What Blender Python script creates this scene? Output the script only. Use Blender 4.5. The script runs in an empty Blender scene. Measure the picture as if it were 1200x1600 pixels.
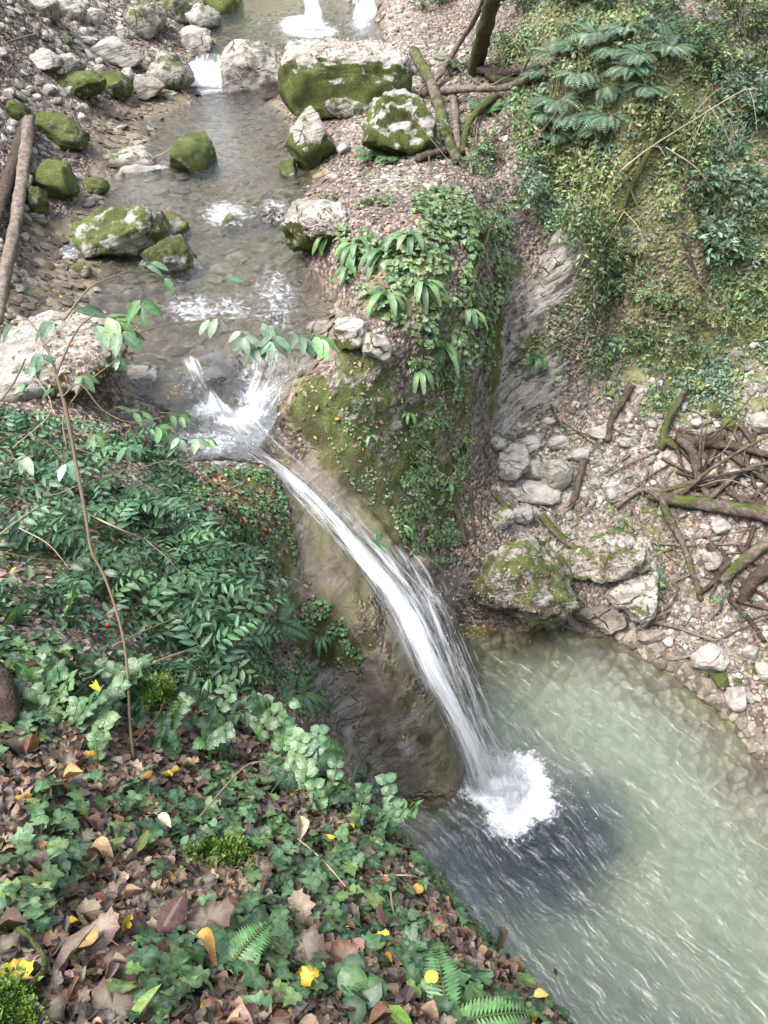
import bpy, math, random
import numpy as np
from mathutils import Vector, Matrix, geometry
S = bpy.context.scene
COL = S.collection
rng = np.random.default_rng(7)
random.seed(7)
# ------------------------------------------------------------------ camera
CAMZ = 7.5; PITCH = math.radians(42.0); FPX = 1244.0      # focal length in pixels of the 1200x1600 frame
cd = bpy.data.cameras.new('camera'); cam = bpy.data.objects.new('camera', cd); COL.objects.link(cam)
cam.location = (0, 0, CAMZ); cam.rotation_euler = (math.radians(90) - PITCH, 0, 0)
cd.sensor_fit = 'VERTICAL'; cd.sensor_height = 36.0; cd.lens = 36.0 * FPX / 1600.0
cd.clip_start = 0.05; cd.clip_end = 2000
S.camera = cam
# ------------------------------------------------------------------ world and sun (thin overcast)
SUN_EL, SUN_AZ = math.radians(60), math.radians(245)       # azimuth measured from +Y towards +X
w = bpy.data.worlds.new("World"); S.world = w; w.use_nodes = True
nt = w.node_tree; bg = nt.nodes['Background']
sky = nt.nodes.new('ShaderNodeTexSky'); sky.sky_type = 'NISHITA'; sky.sun_disc = False
sky.sun_elevation = SUN_EL; sky.sun_rotation = SUN_AZ; sky.dust_density = 3.0; sky.ozone_density = 0.6; sky.air_density = 1.0
hs = nt.nodes.new('ShaderNodeHueSaturation'); hs.inputs['Saturation'].default_value = 0.68
nt.links.new(sky.outputs[0], hs.inputs['Color']); nt.links.new(hs.outputs[0], bg.inputs[0])
bg.inputs[1].default_value = 0.15
sd = bpy.data.lights.new('sun', 'SUN'); sd.energy = 1.3; sd.angle = math.radians(35); sd.color = (1.0, 0.98, 0.95)
sun = bpy.data.objects.new('sun', sd); COL.objects.link(sun)
sun.rotation_euler = Vector((math.sin(SUN_AZ)*math.cos(SUN_EL), math.cos(SUN_AZ)*math.cos(SUN_EL), math.sin(SUN_EL))).to_track_quat('Z', 'Y').to_euler()
vs = S.view_settings; vs.view_transform = 'Standard'; vs.look = 'None'; vs.gamma = 1.0; vs.exposure = 2.08
S.cycles.use_denoising = True
S.cycles.max_bounces = 8; S.cycles.diffuse_bounces = 3; S.cycles.glossy_bounces = 3; S.cycles.transmission_bounces = 4
S.cycles.transparent_max_bounces = 24; S.cycles.caustics_reflective = False; S.cycles.caustics_refractive = False
S.cycles.sample_clamp_indirect = 4.0

# ------------------------------------------------------------------ numeric helpers
CP, SP = math.cos(PITCH), math.sin(PITCH)
def rays(px, py):
    x = (np.asarray(px, float) - 600) / FPX; u = -(np.asarray(py, float) - 800) / FPX
    return np.stack([x + 0*u, CP + u*SP + 0*x, -SP + u*CP + 0*x], -1)
def P(px, py, z):                       # the point of height z seen at a pixel
    d = rays(px, py); t = (np.asarray(z) - CAMZ) / d[..., 2]
    return np.stack([d[..., 0]*t, d[..., 1]*t, CAMZ + d[..., 2]*t], -1)
def PD(px, py, dist):                   # the point at a distance along the ray
    d = rays(px, py); d = d / np.linalg.norm(d, axis=-1, keepdims=True)
    return d * np.asarray(dist)[..., None] + np.array([0, 0, CAMZ])
def proj(p):
    q = np.asarray(p) - np.array([0, 0, CAMZ])
    f = q[..., 1]*CP - q[..., 2]*SP; u = q[..., 1]*SP + q[..., 2]*CP
    f = np.where(f < 0.05, 0.05, f)
    return 600 + FPX*q[..., 0]/f, 800 - FPX*u/f, f
_perm = np.random.default_rng(3).permutation(256); _perm = np.concatenate([_perm, _perm, _perm])
_grad = np.random.default_rng(4).normal(size=(256, 3)); _grad /= np.linalg.norm(_grad, axis=1, keepdims=True)
def pn(p):
    p = np.asarray(p, float); i = np.floor(p).astype(int); f = p - i; i = i & 255
    s = f*f*f*(f*(f*6-15)+10); r = 0
    for a in (0, 1):
        for b in (0, 1):
            for c in (0, 1):
                h = _perm[_perm[_perm[(i[..., 0]+a) & 255] + ((i[..., 1]+b) & 255)] + ((i[..., 2]+c) & 255)]
                g = _grad[h]
                d = g[..., 0]*(f[..., 0]-a) + g[..., 1]*(f[..., 1]-b) + g[..., 2]*(f[..., 2]-c)
                wt = (s[..., 0] if a else 1-s[..., 0])*(s[..., 1] if b else 1-s[..., 1])*(s[..., 2] if c else 1-s[..., 2])
                r = r + d*wt
    return r*1.6
def fbm(p, o=4, g=0.5):
    r = 0; a = 1; p = np.asarray(p, float)
    for k in range(o): r = r + a*pn(p + 17.3*k); p = p*2.03; a *= g
    return r
def unit(v): return v/np.maximum(np.linalg.norm(v, axis=-1, keepdims=True), 1e-9)

# ------------------------------------------------------------------ object helpers
def make_mesh(name, V, F, mat, attrs=None, smooth=True, uv=None):
    me = bpy.data.meshes.new(name); V = np.asarray(V, np.float32)
    F = [np.asarray(f, np.int32) for f in F if len(f)]
    me.vertices.add(len(V)); me.vertices.foreach_set('co', V.ravel())
    loops = np.concatenate([f.ravel() for f in F]); tot = np.concatenate([np.full(len(f), f.shape[1], np.int32) for f in F])
    st = np.concatenate([[0], np.cumsum(tot)[:-1]]).astype(np.int32)
    me.loops.add(len(loops)); me.loops.foreach_set('vertex_index', loops)
    me.polygons.add(len(tot)); me.polygons.foreach_set('loop_start', st); me.polygons.foreach_set('loop_total', tot)
    me.update(calc_edges=True)
    me.polygons.foreach_set('use_smooth', np.full(len(tot), smooth))
    for k, a in (attrs or {}).items():
        a = np.asarray(a, np.float32)
        if a.ndim == 1: at = me.attributes.new(k, 'FLOAT', 'POINT'); at.data.foreach_set('value', a)
        else:
            if a.shape[1] == 3: a = np.concatenate([a, np.ones((len(a), 1), np.float32)], 1)
            at = me.attributes.new(k, 'FLOAT_COLOR', 'POINT'); at.data.foreach_set('color', a.ravel())
    if mat: me.materials.append(mat)
    return me
def link(name, me, parent=None, loc=None):
    o = bpy.data.objects.new(name, me); COL.objects.link(o)
    if parent is not None: o.parent = parent
    if loc is not None: o.location = loc
    return o
def tag(o, label, cat, group=None, kind=None):
    o['label'] = label; o['category'] = cat
    if group: o['group'] = group
    if kind: o['kind'] = kind
    return o
def empty(name, loc): 
    o = bpy.data.objects.new(name, None); COL.objects.link(o); o.location = loc; o.empty_display_size = 0.1; return o
class Batch:                            # gathers many small pieces into one mesh
    def __init__(s): s.V = []; s.T = []; s.Q = []; s.C = []; s.n = 0
    def add(s, V, tris=None, quads=None, col=None):
        V = np.asarray(V, float).reshape(-1, 3)
        if tris is not None and len(tris): s.T.append(np.asarray(tris).reshape(-1, 3) + s.n)
        if quads is not None and len(quads): s.Q.append(np.asarray(quads).reshape(-1, 4) + s.n)
        if col is None: col = np.ones((len(V), 4))
        s.C.append(np.asarray(col, float)); s.V.append(V); s.n += len(V)
    def leaves(s, tpl, pos, R, sc, col):
        """tpl (verts, tris, quads, rib) copied to every pos with rotation R and scale sc"""
        tv, tt, tq, rib = tpl; n = len(pos); k = len(tv)
        if n == 0: return
        sc = np.asarray(sc, float)
        if sc.ndim == 1: sc = sc[:, None]*np.ones(3)
        V = np.einsum('nij,nkj->nki', R, tv[None]*sc[:, None, :]) + pos[:, None, :]
        off = (np.arange(n)*k)[:, None, None]
        C = np.concatenate([np.repeat(np.asarray(col)[:, None, :], k, 1), np.broadcast_to(rib[None, :, None], (n, k, 1))], 2)
        s.add(V, (np.asarray(tt)[None]+off) if len(tt) else None, (np.asarray(tq)[None]+off) if len(tq) else None, C.reshape(-1, 4))
    def tube(s, pts, rad, sides=6, col=(1, 1, 1), rough=0.0, cap=True):
        pts = np.asarray(pts, float); n = len(pts); rad = np.broadcast_to(np.asarray(rad, float), (n,))
        t = unit(np.gradient(pts, axis=0)); ref = np.array([0.31, 0.12, 0.94]); 
        a = unit(np.cross(t, ref)); b = np.cross(t, a)
        th = np.linspace(0, 2*np.pi, sides, endpoint=False)
        ring = np.cos(th)[None, :, None]*a[:, None] + np.sin(th)[None, :, None]*b[:, None]
        rr = rad[:, None]*np.ones(sides)
        if rough: rr = rr*(1 + rough*fbm(np.stack([np.arange(n)[:, None]*0.35+0*th, 2.2*np.cos(th)+0*rr+pts[0, 0]*7, 2.2*np.sin(th)+0*rr+pts[0, 1]*5], -1), 3))
        V = pts[:, None] + ring*rr[..., None]
        i = np.arange(n-1)[:, None]*sides; j = np.arange(sides)[None]; j2 = (j+1) % sides
        q = np.stack([i+j, i+j2, i+sides+j2, i+sides+j], -1).reshape(-1, 4)
        V = V.reshape(-1, 3); tr = []
        if cap:
            V = np.concatenate([V, pts[:1], pts[-1:]]); m = n*sides; jj = np.arange(sides); k2 = (jj+1) % sides
            tr = np.concatenate([np.stack([k2, jj, jj*0+m], -1), np.stack([(n-1)*sides+jj, (n-1)*sides+k2, jj*0+m+1], -1)])
        s.add(V, tr, q, np.concatenate([np.broadcast_to(col, (len(V), 3)), np.ones((len(V), 1))], 1))
    def mesh(s, name, mat, smooth=True):
        F = []
        if s.T: F.append(np.concatenate(s.T))
        if s.Q: F.append(np.concatenate(s.Q))
        return make_mesh(name, np.concatenate(s.V), F, mat, {'Col': np.concatenate(s.C)}, smooth)
def smooth_path(pts, n=24):             # Catmull-Rom
    p = np.asarray(pts, float); p = np.concatenate([2*p[:1]-p[1:2], p, 2*p[-1:]-p[-2:-1]]); m = len(p)-3; out = []
    for t in np.linspace(0, m-1e-6, n):
        i = int(t); f = t-i; a, b, c, d = p[i:i+4]
        out.append(0.5*((2*b)+(c-a)*f+(2*a-5*b+4*c-d)*f*f+(3*b-a-3*c+d)*f**3))
    return np.array(out)

# ------------------------------------------------------------------ material helpers
class NT:
    def __init__(s, name):
        s.m = bpy.data.materials.new(name); s.m.use_nodes = True; s.t = s.m.node_tree; s.t.nodes.clear()
        s.out = s.n('ShaderNodeOutputMaterial')
    def n(s, typ, **kw):
        nd = s.t.nodes.new(typ)
        for k, v in kw.items(): setattr(nd, k, v)
        return nd
    def set(s, sock, v):
        if hasattr(v, 'is_output') or isinstance(v, bpy.types.NodeSocket): s.t.links.new(v, sock)
        elif isinstance(v, (tuple, list)) and len(v) == 3 and sock.type == 'RGBA': sock.default_value = (*v, 1)
        else: sock.default_value = v
    def geo(s, k='Position'): return s.n('ShaderNodeNewGeometry').outputs[k]
    def obj(s): return s.n('ShaderNodeTexCoord').outputs['Object']
    def attr(s, name, out='Color'): 
        a = s.n('ShaderNodeAttribute'); a.attribute_name = name; return a.outputs[out]
    def sep(s, v): 
        a = s.n('ShaderNodeSeparateColor'); s.set(a.inputs[0], v); return a.outputs
    def xyz(s, v):
        a = s.n('ShaderNodeSeparateXYZ'); s.set(a.inputs[0], v); return a.outputs
    def comb(s, x, y, z):
        a = s.n('ShaderNodeCombineXYZ')
        for k, v in enumerate((x, y, z)): s.set(a.inputs[k], v)
        return a.outputs[0]
    def noise(s, vec, scale, detail=4, rough=0.55, out='Fac', dist=0):
        a = s.n('ShaderNodeTexNoise'); s.set(a.inputs['Vector'], vec); a.inputs['Scale'].default_value = scale
        a.inputs['Detail'].default_value = detail; a.inputs['Roughness'].default_value = rough; a.inputs['Distortion'].default_value = dist
        return a.outputs[out]
    def voro(s, vec, scale, out='Distance', feature='F1', rnd=1.0):
        a = s.n('ShaderNodeTexVoronoi', feature=feature); s.set(a.inputs['Vector'], vec); a.inputs['Scale'].default_value = scale
        a.inputs['Randomness'].default_value = rnd
        return a.outputs[out]
    def math(s, op, a, b=0.0, c=None, clamp=False):
        m = s.n('ShaderNodeMath', operation=op, use_clamp=clamp); s.set(m.inputs[0], a); s.set(m.inputs[1], b)
        if c is not None: s.set(m.inputs[2], c)
        return m.outputs[0]
    def map(s, v, a, b, c=0.0, d=1.0):
        m = s.n('ShaderNodeMapRange', interpolation_type='SMOOTHSTEP'); s.set(m.inputs[0], v)
        for k, x in enumerate((a, b, c, d)): s.set(m.inputs[k+1], x)
        return m.outputs[0]
    def vmul(s, v, sc):
        m = s.n('ShaderNodeMapping'); s.set(m.inputs['Vector'], v); m.inputs['Scale'].default_value = sc; return m.outputs[0]
    def mapping(s, v, sc, rot):
        m = s.n('ShaderNodeMapping'); s.set(m.inputs['Vector'], v); m.inputs['Scale'].default_value = sc; m.inputs['Rotation'].default_value = rot; return m.outputs[0]
    def mix(s, f, a, b, mode='MIX'):
        m = s.n('ShaderNodeMix', data_type='RGBA', blend_type=mode); s.set(m.inputs[0], f); s.set(m.inputs[6], a); s.set(m.inputs[7], b); return m.outputs[2]
    def ramp(s, f, stops, mode='LINEAR'):
        r = s.n('ShaderNodeValToRGB'); r.color_ramp.interpolation = mode; s.set(r.inputs[0], f); e = r.color_ramp.elements
        while len(e) < len(stops): e.new(0.5)
        for k, (p, c) in enumerate(stops): e[k].position = p; e[k].color = (*c, 1)
        return r.outputs[0]
    def bump(s, h, dist=0.02, st=1.0, nrm=None):
        b = s.n('ShaderNodeBump'); s.set(b.inputs['Height'], h); b.inputs['Distance'].default_value = dist; s.set(b.inputs['Strength'], st)
        if nrm is not None: s.set(b.inputs['Normal'], nrm)
        return b.outputs[0]
    def bsdf(s, col, rough=0.8, nrm=None, spec=0.3, **kw):
        b = s.n('ShaderNodeBsdfPrincipled'); s.set(b.inputs['Base Color'], col); s.set(b.inputs['Roughness'], rough)
        s.set(b.inputs['Specular IOR Level'], spec)
        if nrm is not None: s.set(b.inputs['Normal'], nrm)
        for k, v in kw.items(): s.set(b.inputs[k.replace('_', ' ')], v)
        return b.outputs[0]
    def mixs(s, f, a, b):
        m = s.n('ShaderNodeMixShader'); s.set(m.inputs[0], f); s.t.links.new(a, m.inputs[1]); s.t.links.new(b, m.inputs[2]); return m.outputs[0]
    def done(s, sh): s.t.links.new(sh, s.out.inputs[0]); return s.m

# shared rock look: returns colour, height, roughness for rock / moss
def rock_col(t, vec, tone=0.5):
    n1 = t.noise(vec, 1.6, 6, 0.6); n2 = t.noise(vec, 9, 8, 0.68); n3 = t.noise(vec, 45, 4, 0.7)
    c = t.ramp(n1, [(0.3, (0.18, 0.165, 0.14)), (0.5, (0.29, 0.275, 0.245)), (0.68, (0.42, 0.40, 0.37))])
    c = t.mix(t.map(n2, 0.45, 0.62), c, t.mix(0.5, c, (0.52, 0.50, 0.47)))
    c = t.mix(t.map(n2, 0.47, 0.33), c, (0.10, 0.09, 0.075))
    c = t.mix(t.math('MULTIPLY', t.map(n3, 0.4, 0.7), 0.5), c, (0.36, 0.30, 0.22))
    h = t.math('ADD', t.math('MULTIPLY', n2, 1.0), t.math('MULTIPLY', n3, 0.25))
    return c, h
def moss_col(t, vec):
    a = t.noise(vec, 4, 5, 0.6); b = t.noise(vec, 60, 4, 0.7)
    c = t.ramp(a, [(0.3, (0.05, 0.058, 0.02)), (0.46, (0.10, 0.125, 0.03)), (0.6, (0.155, 0.20, 0.045)), (0.75, (0.23, 0.25, 0.09))])
    c = t.mix(t.map(b, 0.38, 0.6), t.mix(0.7, c, (0.03, 0.035, 0.012)), c); c = t.mix(t.map(t.noise(vec, 11, 4, 0.65), 0.55, 0.7, 0, 0.6), c, (0.14, 0.105, 0.055))
    return c, b
# ------------------------------------------------------------------ materials
def mat_ground():
    t = NT('ground'); pos = t.geo(); A = t.sep(t.attr('m1')); B = t.sep(t.attr('m2'))
    rc, rh = rock_col(t, pos)
    # tilted beds of the rock
    sv = t.mapping(pos, (1.0, 1.0, 1.0), (0.5, 0.62, 0.75)); sv2 = t.vmul(t.mix(0.10, sv, t.noise(pos, 2.5, 4, out='Color')), (2.6, 2.6, 17.0))
    st = t.noise(sv2, 1.0, 5, 0.6, dist=0.4)
    dry = t.math('SUBTRACT', 1.0, A[2], clamp=True); rc = t.mix(t.math('MULTIPLY', dry, t.map(st, 0.50, 0.38)), rc, (0.12, 0.10, 0.085)); rc = t.mix(t.math('MULTIPLY', t.map(st, 0.52, 0.62), 0.85), rc, (0.50, 0.48, 0.45))
    cv = t.vmul(t.mix(0.12, sv, t.noise(pos, 5, 4, out='Color')), (3.5, 3.5, 11.0)); ck = t.voro(cv, 1.0, 'Distance', 'DISTANCE_TO_EDGE'); ckm = t.math('MULTIPLY', t.math('MULTIPLY', t.map(ck, 0.035, 0.0), t.map(t.noise(pos, 2.7, 3), 0.47, 0.6)), t.math('SUBTRACT', 1.0, t.math('MULTIPLY', A[2], 0.88)))
    rc = t.mix(ckm, rc, (0.045, 0.036, 0.028)); fine = t.noise(pos, 130, 4, 0.75); rc = t.mix(t.map(fine, 0.42, 0.62, 0.45, 0.0), rc, t.mix(1.0, rc, (0.45, 0.43, 0.4), 'MULTIPLY'))
    rh = t.math('MULTIPLY', rh, t.math('SUBTRACT', 1.0, t.math('MULTIPLY', A[2], 0.35))); rh = t.math('ADD', t.math('SUBTRACT', rh, t.math('MULTIPLY', ckm, 1.6)), t.math('MULTIPLY', fine, 0.35)); rh = t.math('ADD', rh, t.math('MULTIPLY', t.math('MULTIPLY', st, 2.2), t.math('SUBTRACT', 1.0, A[2], clamp=True)))
    # litter: leaf sized cells
    wv = t.noise(pos, 9, 3, out='Color'); lv = t.mix(0.06, pos, wv)
    c1 = t.voro(lv, 22, 'Color'); d1 = t.voro(lv, 22)
    r = t.sep(c1)[0]; lc = t.ramp(r, [(0.0, (0.085, 0.062, 0.052)), (0.25, (0.17, 0.125, 0.105)), (0.5, (0.24, 0.20, 0.172)), (0.75, (0.33, 0.285, 0.245)), (0.93, (0.36, 0.25, 0.15))], 'CONSTANT')
    big = t.noise(pos, 2.2, 4, 0.6); lc = t.mix(t.map(big, 0.4, 0.6, 0.0, 0.45), lc, (0.25, 0.205, 0.19))
    soil = t.ramp(t.noise(pos, 30, 5, 0.7), [(0.3, (0.04, 0.03, 0.024)), (0.7, (0.13, 0.1, 0.08))])
    lc = t.mix(t.map(d1, 0.42, 0.7), lc, soil)
    lh = t.math('MULTIPLY', t.math('SUBTRACT', 1.0, d1), 1.6)
    # gravel
    g1 = t.voro(lv, 15, 'Color'); gd = t.voro(lv, 15); gs = t.sep(g1)
    g2 = t.voro(lv, 42, 'Color'); gd2 = t.voro(lv, 42)
    gc = t.ramp(gs[1], [(0.0, (0.09, 0.068, 0.055)), (0.5, (0.19, 0.155, 0.13)), (0.95, (0.36, 0.32, 0.28))])
    gc2 = t.ramp(t.sep(g2)[0], [(0.0, (0.07, 0.055, 0.045)), (0.5, (0.19, 0.155, 0.13)), (1.0, (0.38, 0.34, 0.3))])
    gsel = t.map(t.noise(pos, 3.1, 5, 0.6), 0.44, 0.6)
    gc = t.mix(gsel, gc, gc2); gh = t.math('SUBTRACT', 1.2, gd)
    # stream and pool bed: silt over brown cobbles
    b1 = t.voro(t.mix(0.12, pos, t.noise(pos, 4, 3, out='Color')), 8.5, 'Color'); bd = t.voro(t.mix(0.12, pos, t.noise(pos, 4, 3, out='Color')), 8.5)
    bc = t.ramp(t.sep(b1)[0], [(0.0, (0.13, 0.10, 0.072)), (0.45, (0.23, 0.185, 0.135)), (0.8, (0.33, 0.275, 0.21)), (1.0, (0.40, 0.36, 0.30))])
    bc = t.mix(t.map(bd, 0.4, 0.75), bc, (0.09, 0.065, 0.045)); bc = t.mix(t.map(t.noise(pos, 1.2, 5, 0.6), 0.4, 0.6), bc, (0.21, 0.172, 0.13))
    bh = t.math('SUBTRACT', 1.0, bd)
    mc, mh = moss_col(t, pos)
    edge = t.noise(pos, 7, 6, 0.65)
    def m(att, lo=0.12): return t.map(t.math('ADD', att, t.math('MULTIPLY', t.math('SUBTRACT', edge, 0.5), 1.1)), 0.5-lo, 0.5+lo)
    edge2 = t.noise(pos, 3.3, 6, 0.6)
    fr, fm, fw, fg, fv, fb = m(A[1]), m(A[0]), A[2], m(B[0]), m(B[1]), t.map(B[2], 0.35, 0.65)
    col = t.mix(fg, lc, gc); h = t.math('ADD', t.math('MULTIPLY', fg, gh), t.math('MULTIPLY', t.math('SUBTRACT', 1.0, fg), lh))
    col = t.mix(fv, col, t.mix(t.map(edge2, 0.4, 0.6), (0.09, 0.11, 0.04), (0.18, 0.18, 0.085)))
    mixh = lambda f, a, b: t.math('ADD', t.math('MULTIPLY', f, b), t.math('MULTIPLY', t.math('SUBTRACT', 1.0, f), a))
    col = t.mix(fr, col, rc); h = mixh(fr, h, rh)
    col = t.mix(fb, col, bc); h = mixh(fb, h, bh)
    col = t.mix(fm, col, mc); h = mixh(fm, h, mh)
    wetc = t.mix(1.0, t.mix(0.25, col, (0.22, 0.19, 0.155)), (0.58, 0.51, 0.44), 'MULTIPLY')
    wetc = t.mix(t.map(t.noise(pos, 2.6, 7, 0.68, dist=0.6), 0.48, 0.6, 0, 0.75), wetc, (0.15, 0.14, 0.06)); wetc = t.mix(t.map(t.noise(t.vmul(pos, (1, 1, 0.5)), 7, 7, 0.7, dist=1.0), 0.42, 0.3, 0, 0.8), wetc, (0.05, 0.04, 0.03))
    col = t.mix(fw, col, wetc)
    # the silt colour of the pool comes in by its own mask
    silt = t.attr('silt', 'Fac'); col = t.mix(t.map(silt, 0.0, 1.0), col, t.mix(t.map(edge2, 0.35, 0.65), (0.20, 0.215, 0.135), (0.26, 0.265, 0.17)))
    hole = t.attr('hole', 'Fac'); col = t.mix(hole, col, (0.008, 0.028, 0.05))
    ro = t.math('SUBTRACT', 0.9, t.math('MULTIPLY', fw, 0.62))
    return t.done(t.bsdf(col, ro, t.bump(h, 0.03, 0.9), 0.35))
def mat_rock(name='stone'):
    # object colour: R moss cover, G tone (0 dark .. 1 white), B wetness
    t = NT(name); pos = t.geo(); oi = t.n('ShaderNodeObjectInfo'); C = t.sep(oi.outputs['Color']); nz = t.xyz(t.geo('Normal'))[2]
    off = t.n('ShaderNodeVectorMath', operation='ADD'); t.set(off.inputs[0], pos); rv = t.comb(oi.outputs['Random'], t.math('MULTIPLY', oi.outputs['Random'], 7.0), 0.0); t.set(off.inputs[1], rv)
    v = off.outputs[0]
    rc, rh = rock_col(t, v)
    st = t.noise(t.vmul(t.mapping(v, (1, 1, 1), (0.4, 0.3, 0.2)), (3, 3, 22)), 1.0, 4, 0.6, dist=0.5)
    rc = t.mix(t.math('MULTIPLY', t.map(st, 0.5, 0.36), 0.6), rc, (0.12, 0.10, 0.085))
    ck = t.voro(t.mix(0.18, v, t.noise(v, 3, 4, out='Color')), 3.2, 'Distance', 'DISTANCE_TO_EDGE'); ckm = t.math('MULTIPLY', t.map(ck, 0.035, 0.0), t.map(t.noise(v, 2.3, 2), 0.52, 0.66)); rc = t.mix(ckm, rc, (0.06, 0.05, 0.04)); st = t.math('SUBTRACT', st, t.math('MULTIPLY', ckm, 1.5))
    tone = C[1]
    rc = t.mix(t.map(tone, 0.5, 1.0, 0, 0.75), rc, t.mix(t.map(t.noise(v, 7, 5, 0.65), 0.4, 0.62), (0.24, 0.215, 0.185), (0.45, 0.42, 0.385))); rc = t.mix(t.map(tone, 0.5, 0.0, 0, 0.7), rc, (0.085, 0.075, 0.06))
    mc, mh = moss_col(t, v)
    e = t.noise(v, 6, 6, 0.65)
    cover = t.math('ADD', t.math('MULTIPLY', C[0], 0.98), t.math('MULTIPLY', t.math('SUBTRACT', e, 0.5), 1.9))
    cover = t.math('ADD', cover, t.math('MULTIPLY', nz, 0.12)); fc = t.math('SUBTRACT', 1.0, oi.outputs['Alpha']); cover = t.math('SUBTRACT', cover, t.math('MULTIPLY', fc, t.math('SUBTRACT', t.math('MULTIPLY', nz, 1.5), t.math('ADD', 0.1, t.noise(v, 2.2, 4, 0.6))))); fm = t.map(cover, 0.52, 0.72)
    col = t.mix(fm, rc, mc); h = t.math('ADD', t.math('MULTIPLY', fm, t.math('ADD', mh, 0.8)), t.math('MULTIPLY', t.math('SUBTRACT', 1.0, fm), t.math('ADD', rh, st)))
    wet = C[2]; col = t.mix(wet, col, t.mix(1.0, col, (0.55, 0.46, 0.4), 'MULTIPLY'))
    return t.done(t.bsdf(col, t.math('SUBTRACT', 0.92, t.math('MULTIPLY', wet, 0.6)), t.bump(h, 0.045, 0.9), 0.35))
def mat_bark():
    t = NT('bark'); pos = t.geo(); oi = t.n('ShaderNodeObjectInfo'); C = t.sep(oi.outputs['Color'])
    n = t.noise(pos, 14, 6, 0.7); n2 = t.noise(t.vmul(pos, (1, 1, 0.4)), 70, 4, 0.6)
    base = t.mix(C[1], (0.085, 0.06, 0.047), (0.34, 0.285, 0.24)); dark = t.mix(1.0, base, (0.42, 0.38, 0.36), 'MULTIPLY')
    col = t.mix(t.map(n, 0.35, 0.62), dark, base); col = t.mix(t.map(n2, 0.35, 0.6, 0.35, 0), col, dark)
    mc, mh = moss_col(t, pos); nz = t.xyz(t.geo('Normal'))[2]
    fm = t.map(t.math('ADD', t.math('ADD', t.math('MULTIPLY', C[0], 1.4), t.math('MULTIPLY', nz, 0.2)), t.math('MULTIPLY', t.math('SUBTRACT', t.noise(pos, 5, 5, 0.6), 0.5), 1.6)), 0.5, 0.68)
    col = t.mix(fm, col, t.mix(0.35, mc, (0.06, 0.06, 0.03)))
    return t.done(t.bsdf(col, 0.9, t.bump(t.math('ADD', n2, t.math('MULTIPLY', n, 1.8)), 0.022, 1.0), 0.2))
def mat_leaf(name, rough=0.5, trans=0.3, spec=0.4, vein=0.25):
    t = NT(name); a = t.attr('Col'); al = t.attr('Col', 'Alpha'); pos = t.geo()
    n = t.math('ADD', t.math('MULTIPLY', t.noise(pos, 40, 4, 0.65), 0.6), t.math('MULTIPLY', t.noise(pos, 170, 3, 0.6), 0.4))
    c = t.mix(t.map(n, 0.36, 0.62, 0.75, 0), a, t.mix(1.0, a, (0.42, 0.42, 0.38), 'MULTIPLY')); c = t.mix(t.map(n, 0.55, 0.7, 0, 0.4), c, t.mix(1.0, a, (1.5, 1.4, 1.3), 'MULTIPLY'))
    c = t.mix(t.math('MULTIPLY', t.map(al, 0.75, 1.0), vein), c, t.mix(0.5, c, (0.5, 0.55, 0.4)))
    nrm = t.bump(t.noise(pos, 60, 3), 0.004, 0.5)
    b = t.bsdf(c, rough, nrm, spec)
    if trans:
        tr = t.n('ShaderNodeBsdfTranslucent'); t.set(tr.inputs[0], t.mix(1.0, c, (1.0, 1.15, 0.6), 'MULTIPLY')); b = t.mixs(trans, b, tr.outputs[0])
    return t.done(b)
def water_surface(name, bumpv, dist, strength, foam=True, tint=(0.93, 0.95, 0.92), body=None, bodyf=0.0, fm=2.4):
    """clear water: mirror by Fresnel, straight transmission below; foam and painted glint specks by the foam attribute"""
    t = NT(name); h = bumpv(t); nrm = t.bump(h, dist, strength)
    fr = t.n('ShaderNodeFresnel'); fr.inputs[0].default_value = 1.33; t.set(fr.inputs[1], nrm)
    gl = t.n('ShaderNodeBsdfGlossy'); gl.inputs['Roughness'].default_value = 0.30 if body is not None else 0.08; t.set(gl.inputs['Normal'], nrm); gl.inputs[0].default_value = (1, 1, 1, 1)
    tr = t.n('ShaderNodeBsdfTransparent'); tr.inputs[0].default_value = (*tint, 1); under = tr.outputs[0]
    if body is not None:
        df = t.n('ShaderNodeBsdfDiffuse'); t.set(df.inputs[0], body(t)); under = t.mixs(bodyf(t) if callable(bodyf) else bodyf, under, df.outputs[0])
    sh = t.mixs(t.math('MULTIPLY', fr.outputs[0], fm, clamp=True), under, gl.outputs[0])
    if foam:
        f = t.attr('foam', 'Fac'); pos = t.geo()
        n = t.noise(pos, 16, 7, 0.7, dist=0.6); k = t.map(t.math('ADD', f, t.math('MULTIPLY', t.math('SUBTRACT', n, 0.5), 1.5)), 0.5, 0.95)
        fd = t.bsdf((0.62, 0.64, 0.66), 0.6, nrm, 0.3); sh = t.mixs(t.math('MULTIPLY', k, 0.92), sh, fd)
    return t.done(sh)
M = {}
M['ground'] = mat_ground(); M['stone'] = mat_rock(); M['bark'] = mat_bark()
M['leaf'] = mat_leaf('green_leaf', 0.42, 0.22, 0.5); M['dead'] = mat_leaf('dead_leaf', 0.75, 0.12, 0.25, 0.3)

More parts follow.
